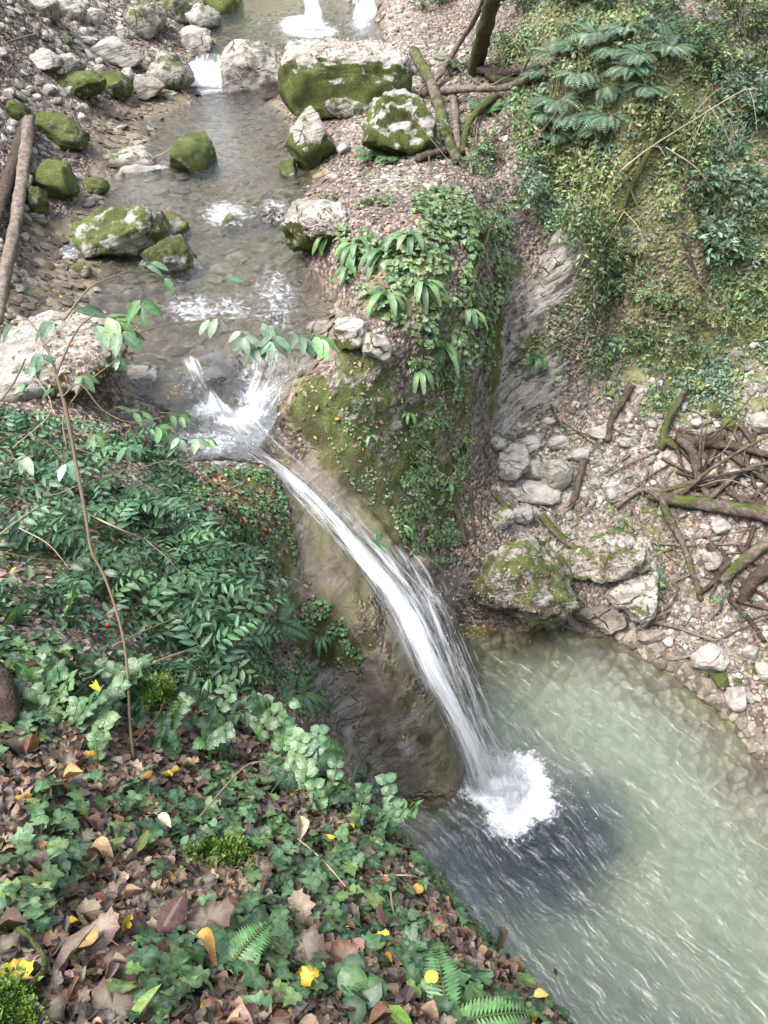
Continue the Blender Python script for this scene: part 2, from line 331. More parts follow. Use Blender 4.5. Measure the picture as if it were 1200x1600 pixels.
# ------------------------------------------------------------------ terrain heights: (pixel x, pixel y, height) control points, and hidden ones in metres
CT = """
0 0 5.2|100 0 4.75|200 0 4.35|300 0 4.2|370 20 4.02|430 15 4.1|480 0 4.35|560 0 4.4|640 0 4.55|740 0 4.9|850 0 5.4|1000 0 5.8|1200 0 5.7
0 60 4.95|100 60 4.4|200 60 4.15|280 60 4.05|340 60 3.88|420 50 3.95|490 45 3.98|560 50 4.1|640 50 4.3|720 50 4.4|800 60 4.8|900 50 5.3|1050 60 5.35|1200 80 5.25
0 150 4.5|90 140 4.15|170 130 3.95|250 140 3.8|300 140 3.6|400 160 3.55|450 170 3.65|560 150 3.95|640 130 4.1|720 130 4.2|800 150 4.45|870 120 4.95|1000 150 4.95|1120 170 4.8|1200 180 4.7
0 220 4.35|80 200 4.05|160 190 3.85|200 200 3.64|320 210 3.58|430 220 3.6|480 230 3.75|560 230 3.95|650 230 4.05|750 230 4.05|850 230 4.35|920 240 4.6|1050 250 4.4|1200 300 4.1
0 300 4.1|60 290 3.92|120 300 3.66|200 300 3.58|320 290 3.56|430 300 3.55|490 300 3.75|560 290 4.0|650 290 4.15|740 290 4.1|790 290 3.85|860 300 3.7|950 300 4.0|1050 330 3.75|1120 340 3.85
0 400 3.95|50 390 3.72|110 400 3.52|200 400 3.5|320 380 3.48|430 380 3.48|475 380 3.6|560 340 4.15|650 340 4.25|740 340 4.15|775 360 3.75|830 360 3.35|900 370 3.3|1000 400 3.2|1100 420 3.2|1200 450 3.15
0 500 3.95|60 500 3.82|130 500 3.65|190 500 3.42|300 460 3.4|400 460 3.4|500 460 3.42|540 480 3.58|590 430 4.0|660 420 4.05|740 420 3.8|765 440 3.4|800 460 2.8|860 470 2.7|940 480 2.6|1050 520 2.5|1200 560 2.4
0 580 3.9|80 590 3.82|160 590 3.68|200 600 3.45|230 560 3.36|300 540 3.32|400 530 3.32|480 540 3.4|530 560 3.5|600 520 3.7|680 520 3.55|735 520 3.3|760 560 2.5|800 600 1.9|860 580 2.1|950 580 1.95|1080 600 1.9|1200 650 1.95
0 680 4.05|80 690 3.95|160 700 3.7|220 660 3.35|260 620 3.3|300 600 3.28|355 600 3.25|400 590 3.05|430 595 3.1|460 590 3.32|500 620 3.3|560 600 3.4|620 600 3.2|690 600 3.0|740 620 2.5|765 680 1.5|820 680 1.25|900 650 1.45|1000 680 1.4|1100 700 1.5|1200 740 1.6
262 700 3.1|290 700 2.98|345 706 2.9|310 665 2.94|350 650 2.84|400 645 2.82|440 650 3.0|470 680 3.0|520 680 3.0|580 690 2.85|640 700 2.5|700 700 2.1|730 740 1.6|760 760 1.15|830 760 1.0|930 760 1.05|1040 770 1.15|1130 790 1.25|1200 820 1.3
280 740 3.25|360 735 3.1|420 735 2.85|450 745 2.6|430 700 2.66|480 760 2.36|520 740 2.5|560 760 2.5|620 780 2.2|680 790 1.6|720 820 1.15|770 840 1.0|850 830 .8|950 840 .75|1050 850 .85|1130 870 .95|1200 910 1.0
100 780 4.1|200 780 3.8|300 800 3.5|380 800 3.1|440 820 2.65|470 830 2.4|540 830 2.25|575 800 2.35|620 850 2.05|600 890 1.95|660 880 1.5|700 890 .8|740 900 .65|820 910 .55|900 905 .5|960 920 .42|1060 930 .45|1140 960 .5|1200 1000 .55
0 800 4.3|100 900 4.4|200 900 4.1|300 900 3.7|380 890 3.1|430 890 2.5|470 900 2.2|540 930 2.08|600 930 1.82|640 960 1.6|680 960 1.1|705 950 .45|720 960 .15|780 975 .08|850 955 .15|910 970 .12|960 985 .1|1030 1020 .12|1080 1050 .15|1130 1090 .12|1200 1180 .1
0 900 4.6|100 1000 4.7|200 1000 4.35|300 1000 4.0|370 1000 3.4|420 960 2.4|460 960 1.95|510 945 2.1|560 985 1.97|600 1020 1.8|640 1030 1.5|675 1050 1.2|722 1000 -.1|740 990 -.12|860 985 -.1|950 1010 -.1|1050 1070 -.1|1110 1120 -.12|1190 1230 -.12|1260 1300 -.1
0 1000 4.8|0 1100 5.0|100 1100 4.95|200 1100 4.65|300 1100 4.3|380 1080 3.9|430 1040 2.1|470 1040 1.6|520 1050 1.25|560 1060 1.3|600 1075 1.5|640 1110 1.25|670 1130 1.0|705 1130 .65|750 1080 -.35|800 1050 -.35|900 1060 -.4|1000 1110 -.4|1080 1180 -.35|1160 1290 -.35|1250 1400 -.3
0 1200 5.15|100 1200 5.05|200 1200 4.85|300 1200 4.6|400 1200 4.45|480 1190 4.25|540 1220 4.15|520 1130 .9|570 1140 .8|620 1160 .72|672 1190 .5|695 1200 .45|660 1235 .1|710 1238 .08|725 1250 -.15|680 1275 -.15|620 1265 -.02|600 1300 -.1|580 1180 .45
0 1300 5.3|100 1300 5.22|200 1300 5.1|300 1300 4.92|400 1300 4.75|500 1290 4.55|580 1290 4.4|630 1340 4.4|690 1420 4.55|740 1470 4.62|800 1530 4.75|870 1600 4.9
0 1400 5.45|150 1400 5.35|300 1400 5.15|420 1400 4.95|540 1400 4.75|620 1400 4.62|640 1500 4.88|740 1550 4.92
0 1500 5.6|150 1500 5.5|300 1500 5.35|450 1500 5.15|560 1500 5.0|0 1600 5.7|200 1600 5.62|400 1600 5.48|550 1600 5.3|700 1600 5.12|800 1600 5.0
760 1200 -1.1|820 1280 -1.7|880 1340 -1.8|780 1340 -1.4|720 1330 -.5|700 1420 -.5|900 1220 -.9|940 1450 -.8|850 1500 -.7|1050 1300 -.7|1050 1500 -.8|1200 1500 -.6|1150 1400 -.6|900 1600 -.6|1100 1600 -.7|1000 1180 -.6
"""
def inside(px, py, poly):
    poly = np.array(poly, float); c = np.zeros(np.shape(px), bool); j = len(poly)-1
    for i in range(len(poly)):
        xi, yi, xj, yj = *poly[i], *poly[j]
        c ^= ((yi > py) != (yj > py)) & (px < (xj-xi)*(py-yi)/(yj-yi+1e-12)+xi); j = i
    return c
STREAM = [(300,0),(600,-10),(600,60),(500,75),(370,72),(360,120),(450,175),(450,230),(520,270),(480,330),(470,395),(520,460),(550,500),(520,560),(470,600),(440,650),(400,720),(250,720),(260,640),(190,610),(200,560),(170,510),(20,520),(-40,440),(60,400),(40,350),(110,340),(150,240),(140,180),(220,150),(270,110),(280,60)]
ctl = []
for line in CT.replace('\n', '|').split('|'):
    q = line.split()
    if len(q) == 3: ctl.append(P(float(q[0]), float(q[1]), float(q[2])))
HID = [(-3,0,6.2),(-1.5,0,6.0),(0,0.05,5.85),(.6,.1,5.4),(1.1,0.1,4.9),(-3,-3,7),(0,-3,6.4),(2,-2,5.0),(3,-4,4),
 (-.3,2.3,3.2),(.1,2.2,2.6),(.55,1.9,2.2),(1.0,1.4,2.2),(1.5,.7,2.0),(2.2,0,1.0),(-.2,2.9,1.6),(.15,3.0,.2),(.6,2.6,-.1),(1.0,2.1,-.2),(1.5,1.6,-.3),(2.2,1.0,-.3),(3,0.4,-.3),(4.2,0,.2),
 (-.45,3.3,1.9),(-.6,3.7,1.8),(-.25,3.6,.7),(4.2,2,-.3),(5.5,2,.3),(5.2,4,.4),(3.8,3.2,-.35),(6.5,5,1.8),(6,7,2.6),(7,9,5),(9,3,3),(10,0,5),(6,-2,2.5),
 (8.5,12,8),(7,15,9),(4.6,16,6.8),(3,20,6.6),(1.5,22,5.6),(-.6,22,5.2),(-2.5,23,5.0),(-5,22,6.0),(-8,20,8),(-8,14,7),(-6,10,5.8),(-5.5,7,5.2),(-5,4,5.6),(-5,1,6.5),(-6,-2,7.5),
 (-14,16,13),(-14,6,12),(-14,-6,12),(14,16,15),(15,5,10),(15,-6,9),(0,-14,9),(-12,30,16),(-4,32,10),(3,32,10),(13,30,17),(0,50,20),(-30,50,30),(30,50,32),(-50,0,34),(50,0,34),(-40,-40,30),(40,-40,30),(0,-50,18),(70,70,50),(-70,70,50),(-70,-70,40),(70,-70,40),(0,75,34)]
ctl = np.concatenate([np.array(ctl), np.array(HID, float)])
def tri_interp(pts, X, Y, default=np.nan):
    """linear interpolation of pts[:,2] on the grid X, Y (1-D axes)"""
    res = geometry.delaunay_2d_cdt([Vector(p[:2]) for p in pts], [], [], 0, 1e-6)
    vco = np.array([v[:] for v in res[0]]); src = [o[0] for o in res[3]]; z = np.array([pts[s][2] for s in src])
    Z = np.full((len(Y), len(X)), default)
    for f in res[2]:
        a, b, c = vco[f[0]], vco[f[1]], vco[f[2]]
        x0, x1 = min(a[0], b[0], c[0]), max(a[0], b[0], c[0]); y0, y1 = min(a[1], b[1], c[1]), max(a[1], b[1], c[1])
        i0, i1 = np.searchsorted(X, x0-1e-6), np.searchsorted(X, x1+1e-6); j0, j1 = np.searchsorted(Y, y0-1e-6), np.searchsorted(Y, y1+1e-6)
        if i0 >= i1 or j0 >= j1: continue
        gx, gy = np.meshgrid(X[i0:i1], Y[j0:j1]); den = (b[1]-c[1])*(a[0]-c[0]) + (c[0]-b[0])*(a[1]-c[1])
        if abs(den) < 1e-12: continue
        l1 = ((b[1]-c[1])*(gx-c[0]) + (c[0]-b[0])*(gy-c[1]))/den; l2 = ((c[1]-a[1])*(gx-c[0]) + (a[0]-c[0])*(gy-c[1]))/den; l3 = 1-l1-l2
        ok = (l1 > -1e-6) & (l2 > -1e-6) & (l3 > -1e-6)
        zz = l1*z[f[0]] + l2*z[f[1]] + l3*z[f[2]]; sub = Z[j0:j1, i0:i1]; sub[ok] = zz[ok]
    return Z
def axis(a, b, h, g, lo, hi):
    m = list(np.arange(a, b, h)); s = h; x = m[-1]
    while x < hi: s *= g; x += s; m.append(x)
    s = h; x = a; l = []
    while x > lo: s *= g; x -= s; l.append(x)
    return np.array(l[::-1] + m)
GX = axis(-3.2, 4.4, 0.03, 1.03, -69, 69); GY = axis(0.2, 8.2, 0.03, 1.012, -69, 74)
H0 = tri_interp(ctl, GX, GY); H0 = np.where(np.isnan(H0), 30.0, H0)
def blur(Z, k):
    for _ in range(k):
        Z = Z.copy(); Z[1:-1] = 0.25*Z[:-2] + 0.5*Z[1:-1] + 0.25*Z[2:]; Z[:, 1:-1] = 0.25*Z[:, :-2] + 0.5*Z[:, 1:-1] + 0.25*Z[:, 2:]
    return Z
H0 = blur(H0, 11)
gx, gy = np.meshgrid(GX, GY)
_a, _b, _ = proj(np.stack([gx, gy, H0], -1)); _s = blur(inside(_a, _b, STREAM).astype(float), 5)*(gy > 4)
H0 = H0 - 0.08*_s
near = np.exp(-((gx/9)**2 + ((gy-7)/14)**2)**2)
H0 = H0 + (0.10*fbm(np.stack([gx*0.9, gy*0.9, 0*gx], -1), 4) + 0.03*fbm(np.stack([gx*5, gy*5, 0*gx+4], -1), 4))*np.clip(1.15-near*0.35, 0, 1)*0.6*(1-0.75*_s)
far_amp = (1-near); H0 = H0 + far_amp*2.0*fbm(np.stack([gx*0.08, gy*0.08, 0*gx+9], -1), 4)
def _carve(s, depth_, wid):
    global H0
    for ln in s.split('|'):
        q = np.array([float(v) for v in ln.split()]).reshape(-1, 2); m = np.linspace(0, len(q)-1, 26); k = np.arange(len(q)); pts = hit(np.interp(m, k, q[:, 0]), np.interp(m, k, q[:, 1]))
        d2 = np.full(gx.shape, 9.0); sub_ = (gy > pts[:, 1].min()-.6) & (gy < pts[:, 1].max()+.6) & (gx > pts[:, 0].min()-.6) & (gx < pts[:, 0].max()+.6)
        G_ = np.stack([gx[sub_], gy[sub_], H0[sub_]], -1); dd = np.full(len(G_), 9.0)
        for a_, b_ in zip(pts[:-1], pts[1:]):
            ab = b_-a_; t_ = np.clip(((G_-a_)@ab)/max(ab@ab, 1e-9), 0, 1); dd = np.minimum(dd, np.linalg.norm(G_-a_-t_[:, None]*ab, axis=1))
        wd_ = wid*(1+.5*pn(G_*5)); H0[sub_] -= depth_*np.exp(-(dd/wd_)**2)
def H(x, y):
    x = np.asarray(x, float); y = np.asarray(y, float)
    i = np.clip(np.searchsorted(GX, x)-1, 0, len(GX)-2); j = np.clip(np.searchsorted(GY, y)-1, 0, len(GY)-2)
    fx = np.clip((x-GX[i])/(GX[i+1]-GX[i]), 0, 1); fy = np.clip((y-GY[j])/(GY[j+1]-GY[j]), 0, 1)
    return (1-fx)*(1-fy)*H0[j, i] + fx*(1-fy)*H0[j, i+1] + (1-fx)*fy*H0[j+1, i] + fx*fy*H0[j+1, i+1]
def HN(x, y, e=0.06):
    return unit(np.stack([-(H(x+e, y)-H(x-e, y))/(2*e), -(H(x, y+e)-H(x, y-e))/(2*e), 0*np.asarray(x, float)+1], -1))
def hit(px, py):
    """first meeting of pixel rays with the terrain"""
    px = np.atleast_1d(np.asarray(px, float)); py = np.atleast_1d(np.asarray(py, float)); d = rays(px, py)
    t = np.full(len(px), 0.8); done = np.zeros(len(px), bool)
    for _ in range(1500):
        p = d*t[:, None] + np.array([0, 0, CAMZ]); gap = p[:, 2]-H(p[:, 0], p[:, 1]); done |= (gap < 0.004)
        if done.all() or t.max() > 90: break
        t = np.where(done, t, t + np.clip(gap*0.35, 0.006, 0.4))
    return d*t[:, None] + np.array([0, 0, CAMZ])
def hit1(px, py): return hit([px], [py])[0]
def depth(p): return proj(p)[2]

_carve("590 1035 625 1090 648 1150 668 1200 700 1228|600 1120 640 1165|560 1075 585 1120 600 1170", .16, .035)
_carve("640 1055 668 1110 690 1170|470 960 455 1010 440 1060|520 1010 500 1060 480 1120|420 1000 470 950 500 930|450 1080 500 1030 540 1000", .07, .025)
_carve("440 760 470 830 478 900 500 935|610 830 640 880 660 930|560 770 600 810", .06, .03)
_carve("800 470 850 420 895 385|790 520 850 465 900 430|780 590 840 520|770 640 830 590 880 570|790 660 850 620|545 690 600 660 640 650|560 740 620 700|600 770 660 720|500 650 540 640 580 650", .06, .02)
# surface masks painted with soft brushes: pixel centre, pixel radius, strength
shape = gx.shape; GP = np.stack([gx, gy, H0], -1)
def brush(dst, s, val=1.0, anis=None):
    for q in s.replace('\n', '|').split('|'):
        q = q.split()
        if len(q) < 3: continue
        c = hit1(float(q[0]), float(q[1])); R = float(q[2])/FPX*depth(c); v = float(q[3]) if len(q) > 3 else val
        # foreshortening: the brush reaches further along the ground away from the viewer
        dd = GP - c; k = 1.0
        f = np.exp(-((dd[..., 0]**2 + (dd[..., 1]*0.75)**2 + dd[..., 2]**2)/(R*R))**1.5)
        dst[...] = dst*(1-f) + v*f
moss = np.zeros(shape); rock = np.zeros(shape); wet = np.zeros(shape); grav = np.zeros(shape); veg = np.zeros(shape); bed = np.zeros(shape)
sl = HN(gx, gy)[..., 2]
rock[:] = np.clip((0.55-sl)*1.5, 0, 0.5)*(gy < 16)*(1-0.8*(gx > 2.0))
veg[:] = np.maximum(np.clip((np.hypot(gx*1.2, gy-6)-12)/6, 0, 0.7), 0.6*np.clip((gx-4.0)/1.0, 0, 1)*np.clip((H0-.6)/.5, 0, 1))
brush(veg, "845 550 40 .8|870 330 50 .8|1060 560 110 .75|1160 520 90 .7|960 520 80 .8|900 460 50 .7|870 530 40 .8|1120 440 80 .8|930 380 90 .7|980 330 90 .8|880 330 60 .6|850 260 60 .6|930 480 60 .7|1000 560 80 .55|1000 150 170 .75|900 60 150 .8|1150 300 150 .7|1050 450 130 .55|950 420 80 .5|840 60 60 .6|100 850 180 .55|300 900 140 .55|150 1050 120 .45|350 1050 90 .5|660 420 90 .75|600 440 60 .8|700 650 80 .45|720 520 60 .7|700 760 60 .4|900 560 80 .3")
brush(grav, "120 60 110 .55|60 160 100 .5|130 170 70 .6|620 100 130 .7|620 280 90 .6|760 200 50 .5|870 720 120 .75|1000 650 130 .7|1130 620 100 .7|1120 900 90 .6|860 800 80 .7|1100 1000 80 .5|600 30 80 .8|560 200 60 .6")
brush(rock, "800 450 55 .95|790 560 50 .95|830 600 60 .95|855 430 45 .9|800 520 50 .95|885 400 35 .8|800 640 50 .9|780 350 60 .7|700 930 40 .95|480 890 60 .8|500 1000 70 .9|560 1060 70 1|600 1150 80 1|640 1200 60 1|470 1100 60 .9|420 840 60 .7|600 830 50 1|540 700 60 .8|640 680 60 .7|620 760 60 .6|440 900 50 .8|460 60 120 .8|430 20 60 1|500 10 60 1|370 730 50 .8|250 640 80 .6|560 600 60 .7|900 640 40 .5|540 840 90 1|490 780 60 1|640 980 60 1|690 1100 50 1|720 1200 50 1")
brush(moss, "540 700 32 .75|575 745 34 .75|600 790 30 .7|620 835 28 .65|560 660 40 .8|500 655 30 .8|610 700 40 .8|660 680 40 .75|690 740 40 .75|680 820 35 .7|720 700 30 .7|300 760 40 .75|440 780 26 .8|455 850 24 .7|410 740 26 .8|575 1000 18 .62|605 1045 17 .62|635 1095 17 .62|665 1150 17 .62|695 1195 15 .6|620 1150 22 .42|580 1100 24 .4|640 1210 18 .4|400 770 40 .8|440 810 40 .7|420 860 40 .7|350 750 30 .7|455 870 25 .6|785 430 26 .7|780 500 28 .7|775 560 28 .65|770 640 24 .6|650 650 45 .6|700 600 40 .65|710 680 45 .65|660 720 50 .65|700 780 50 .6|650 800 45 .65|700 850 40 .6|600 780 40 .6|560 680 50 .7|600 720 50 .65|480 620 40 .85|520 670 50 .75|570 640 60 .55|560 720 55 .6|620 700 50 .45|640 800 50 .5|610 740 50 .5|420 780 45 .55|440 850 40 .6|340 740 40 .5|500 980 50 .6|520 1030 40 .6|480 1000 40 .55|540 1010 35 .6|380 790 50 .7|460 940 40 .45|690 860 40 .45|640 900 35 .4|790 430 25 .8|770 520 25 .85|770 600 25 .7|860 170 90 .3|1000 130 90 .45|880 300 70 .5|900 220 60 .7|1050 180 80 .5|940 340 60 .45|1000 830 70 .55|245 1080 40 .9|340 1335 45 .8|20 1570 60 .9|300 1010 60 .4|660 550 50 .5|730 620 40 .6|700 700 40 .45|600 1180 60 .32|600 610 50 .6|550 560 50 .6|1060 760 60 .4|1130 660 60 .3|410 930 50 .6")
brush(wet, "520 720 30 .9|560 800 50 1|600 1100 60 .8|560 1100 50 .5|640 1180 50 .9|590 850 60 1|330 680 60 1|400 640 60 1|380 590 60 1|450 700 60 1|500 780 60 1|560 850 80 1|520 900 70 1|580 960 70 1|640 1060 60 1|690 1150 60 1|700 1220 60 .9|620 830 50 1|610 1180 60 .45|640 1260 60 .8|700 930 50 .8|720 980 60 .9|570 780 50 .8|470 690 40 1|300 620 50 1|430 20 80 .9|500 30 80 .9|640 1000 60 1|460 850 30 .8")
spx, spy, _ = proj(GP)
sm = inside(spx, spy, STREAM).astype(float); sm = blur(sm, 6)*((gx**2+gy**2) > 20)
bed[:] = np.maximum(bed, sm*(H0 > 2.6)); rock *= 1-0.85*bed; veg *= 1-bed; grav *= 1-0.9*bed
pool = blur(((H0 < 0.04) & (gy > 0)).astype(float), 4)*np.exp(-((gx-2)/6)**8)
bed[:] = np.maximum(bed, pool); brush(wet, "450 690 30 .9|480 725 34 .9|500 750 30 .9|540 770 35 1|580 810 35 1|610 850 30 1|640 890 30 .8")
brush(moss, "830 540 30 .6|810 420 26 .6|850 500 24 .5|520 700 34 .8|560 735 34 .8|600 780 32 .75|625 830 28 .7|470 640 30 .85|640 720 36 .75|680 760 34 .7|450 880 22 .6|440 800 24 .8|500 960 26 .7|540 1000 26 .7|575 1003 16 .7|605 1050 16 .7|635 1100 16 .7|665 1155 16 .7|695 1200 14 .65")
brush(moss, "1000 840 60 .5|1090 900 50 .45|900 820 40 .45|1120 660 50 .45|650 290 50 .45|590 260 30 .4|730 220 50 .45|960 760 40 .4")
brush(rock, "880 400 34 .95|850 430 34 .95|830 470 30 .95|815 600 40 .95|800 640 36 .95")
moss *= 1-bed; rock *= 1-pool; wet = np.maximum(wet*(1-0*bed), 0.75*bed)
wet = np.maximum(wet, np.clip(1-(H0-0.0)/0.10, 0, 0.8)*(gy < 9)*(gy > 1))
silt = np.clip((-0.24-H0)/0.35, 0, 1)*(gy > 0)
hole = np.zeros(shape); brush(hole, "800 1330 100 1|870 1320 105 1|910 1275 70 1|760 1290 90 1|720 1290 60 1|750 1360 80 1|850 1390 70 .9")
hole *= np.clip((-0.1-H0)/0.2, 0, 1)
# relief along the surface normal: beds of rock, stones, soil
N = HN(gx, gy, 0.05); 
ax = unit(np.array([0.55, -0.45, 0.70])); s = GP@ax
lay = pn(np.stack([s*9 + 0.8*pn(GP*1.7), 0*s, 0*s], -1)); lay2 = pn(np.stack([s*26 + 1.2*pn(GP*2.4), 0*s+5, pn(GP*1.3)*1.5], -1))
disp = rock*np.clip(1-1.1*wet, 0, 1)*(0.075*lay + 0.04*lay2) + 0.018*fbm(GP*11, 3) + 0.035*moss*fbm(GP*14, 3)*(1-wet)
disp += 0.03*grav*fbm(GP*16, 2); disp = disp*(1-0.5*bed)*np.exp(-(np.hypot(gx, gy-6)/22)**4)
GPd = GP + N*disp[..., None]
ny, nx = shape; idx = np.arange(ny*nx).reshape(ny, nx)
quads = np.stack([idx[:-1, :-1], idx[:-1, 1:], idx[1:, 1:], idx[1:, :-1]], -1).reshape(-1, 4)
r = lambda a: np.clip(a, 0, 1).ravel()
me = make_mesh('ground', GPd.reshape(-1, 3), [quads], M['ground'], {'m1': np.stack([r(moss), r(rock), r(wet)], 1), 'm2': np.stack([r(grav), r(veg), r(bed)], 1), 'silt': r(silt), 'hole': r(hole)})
tag(link('ground', me), 'rocky ravine ground with leaf litter, mossy ledges and the worn waterfall chute', 'ground', kind='structure')

# ------------------------------------------------------------------ water
def ripple_pool(t):
    pos = t.geo(); a = t.mapping(pos, (1, 1, 1), (0, 0, math.radians(52)))
    wv = t.noise(pos, 1.1, 3, out='Color'); a = t.mix(0.3, a, wv)
    n1 = t.noise(t.vmul(a, (2.4, 8.5, 1)), 1.0, 4, 0.62); n2 = t.noise(t.vmul(a, (8, 24, 1)), 1.0, 3, 0.6)
    return t.math('ADD', n1, t.math('MULTIPLY', n2, 0.32))
def ripple_stream(t):
    pos = t.geo(); n1 = t.noise(pos, 10, 4, 0.65, dist=0.8); n2 = t.noise(pos, 34, 4, 0.7, dist=0.5); f = t.attr('riffle', 'Fac')
    return t.math('MULTIPLY', t.math('ADD', n1, t.math('MULTIPLY', n2, 0.6)), t.math('ADD', 0.45, t.math('MULTIPLY', f, 1.3)))
M['pool'] = water_surface('pool_water', ripple_pool, 0.038, 1.0, True, (0.84, 0.90, 0.84), body=lambda t: t.mix(t.map(t.noise(t.geo(), 1.4, 4), 0.4, 0.6), (0.155, 0.185, 0.145), (0.205, 0.225, 0.175)), bodyf=lambda t: t.attr('murk', 'Fac'), fm=3.0)
M['stream'] = water_surface('stream_water', ripple_stream, 0.035, 1.0, True, (0.93, 0.93, 0.9))
# pool
X = np.arange(-1.6, 5.6, 0.04); Y = np.arange(0.0, 7.6, 0.04); x, y = np.meshgrid(X, Y); imp = P(800, 1235, 0)
rr = np.hypot(x-imp[0], y-imp[1])
hz = 0.012*pn(np.stack([x*2.2+y*2.2, (y-x)*5.0, 0*x], -1)) + 0.006*pn(np.stack([x*6, y*6, 0*x+3], -1)) + 0.035*np.exp(-(rr/0.55)**2)*fbm(np.stack([x*9, y*9, 0*x+1], -1), 3)
keep = H(x, y) < 0.12
V = np.stack([x, y, hz], -1).reshape(-1, 3); idx = np.arange(x.size).reshape(x.shape)
q = np.stack([idx[:-1, :-1], idx[:-1, 1:], idx[1:, 1:], idx[1:, :-1]], -1)
kq = keep[:-1, :-1] & keep[:-1, 1:] & keep[1:, 1:] & keep[1:, :-1]
dpt = np.clip(-H(x, y), 0, 2); ppx, ppy, _ = proj(np.stack([x, y, 0*x], -1))
_an = np.arctan2(y-imp[1], x-imp[0]); _rs = rr/(1+.30*pn(np.stack([1.6*np.cos(_an), 1.6*np.sin(_an), 0*x+3], -1))+.15*pn(np.stack([5*np.cos(_an), 5*np.sin(_an), 0*x+8], -1)))
foam = 0.85*np.exp(-(_rs/0.38)**4) + 0.66*np.exp(-(_rs/0.72)**2)
holef = np.exp(-(np.hypot((x-P(840,1330,0)[0])/1.05, (y-P(840,1330,0)[1])/0.68))**3)
murk = np.clip((dpt-0.2)/0.5, 0, 1)*0.38*(1-0.97*holef)
me = make_mesh('pool_water', V, [q[kq].reshape(-1, 4)], M['pool'], {'foam': foam.ravel(), 'murk': murk.ravel()})
tag(link('pool_water', me), 'green rippled plunge pool water below the waterfall', 'water', kind='structure')
# stream
CW = """300 -20 4.1|600 -20 4.35|480 -10 4.42|380 30 4.02|480 55 4.06|560 60 4.14|340 70 3.96|420 75 3.99|310 95 3.9|335 100 3.9|300 132 3.68|340 135 3.68|200 150 3.68|450 180 3.69|150 200 3.69|450 240 3.67|110 300 3.66|500 300 3.64|60 350 3.62|490 360 3.60
-20 430 3.60|100 410 3.56|300 400 3.54|480 420 3.53|20 520 3.56|200 480 3.47|300 470 3.46|400 470 3.46|540 480 3.46|210 560 3.42|300 540 3.40|400 530 3.40|500 545 3.41|250 610 3.37|290 590 3.35|340 575 3.34|400 560 3.34|440 560 3.36|490 570 3.38
330 620 3.1|290 640 3.2|390 595 3.12|440 600 3.14|350 655 3.0|400 645 2.96|440 640 3.0|265 690 3.17|330 705 3.06|390 722 2.95|300 725 3.1|-60 450 3.62|700 0 4.3"""
cw = np.array([P(*map(float, a.split())) for a in CW.replace('\n', '|').split('|') if len(a.split()) == 3])
X = np.arange(-5.5, 1.6, 0.045); Y = np.concatenate([np.arange(5.0, 9, 0.04), np.arange(9, 21, 0.07)]); x, y = np.meshgrid(X, Y)
Z = tri_interp(cw, X, Y); ok = ~np.isnan(Z); Z = np.where(ok, Z, 0); Zb = blur(Z, 3); Z = np.where(blur(ok.astype(float), 3) > 0.999, Zb, Z)
a, b, _ = proj(np.stack([x, y, Z], -1)); _j = 14*fbm(np.stack([x*3.1, y*3.1, 0*x+2], -1), 3); keep = ok & inside(a+_j, b+_j*.7, STREAM) & (Z > H(x, y)-0.05)
def spots(s, px, py):
    o = np.zeros(np.shape(px))
    for q in s.split('|'):
        cx, cy, rx, ry, v = map(float, q.split()); o = np.maximum(o, v*np.exp(-(((px-cx)/rx)**2+((py-cy)/ry)**2)))
    return o
rif = spots("360 340 90 50 1|430 420 70 60 1|300 490 120 60 .9|80 410 90 60 1|430 520 80 50 1|310 130 70 30 1|370 620 100 60 1|490 40 60 30 1|250 560 60 40 .6|330 70 40 30 .6|200 330 100 40 .3|330 690 80 40 .8|420 330 60 50 .8", a, b)
fo = 0.43*rif + spots("312 133 46 13 .85|300 120 24 22 .8|345 340 30 12 .45|430 330 25 25 .45|80 400 60 40 .42|70 450 40 30 .35|400 580 30 22 .42|430 580 24 20 .4|400 625 24 20 .58|360 655 40 14 .65|395 645 28 16 .7|320 640 30 16 .6|350 330 40 20 .42|470 40 34 16 .95|490 50 40 10 .8|568 30 26 30 .7|370 480 60 30 .36|430 470 50 40 .4|300 480 50 25 .38|300 600 20 30 .4|300 100 22 25 .7|330 100 30 22 .55|330 690 70 25 .45|290 690 40 20 .4", a, b)  # riffle term paints white glint specks; spots add foam at drops and riffles
Zr = Z + rif*0.018*fbm(np.stack([x*7, y*7, 0*x], -1), 3)
V = np.stack([x, y, Zr], -1).reshape(-1, 3); idx = np.arange(x.size).reshape(x.shape)
q = np.stack([idx[:-1, :-1], idx[:-1, 1:], idx[1:, 1:], idx[1:, :-1]], -1); kq = keep[:-1, :-1] & keep[:-1, 1:] & keep[1:, 1:] & keep[1:, :-1]
me = make_mesh('stream_water', V, [q[kq].reshape(-1, 4)], M['stream'], {'foam': fo.ravel(), 'riffle': rif.ravel()})
tag(link('stream_water', me), 'shallow clear stream running over brown stones down to the waterfall lip', 'water', kind='structure')
def frames(d, n):
    y = unit(d); x = unit(np.cross(y, n)); z = np.cross(x, y); return np.stack([x, y, z], -1)
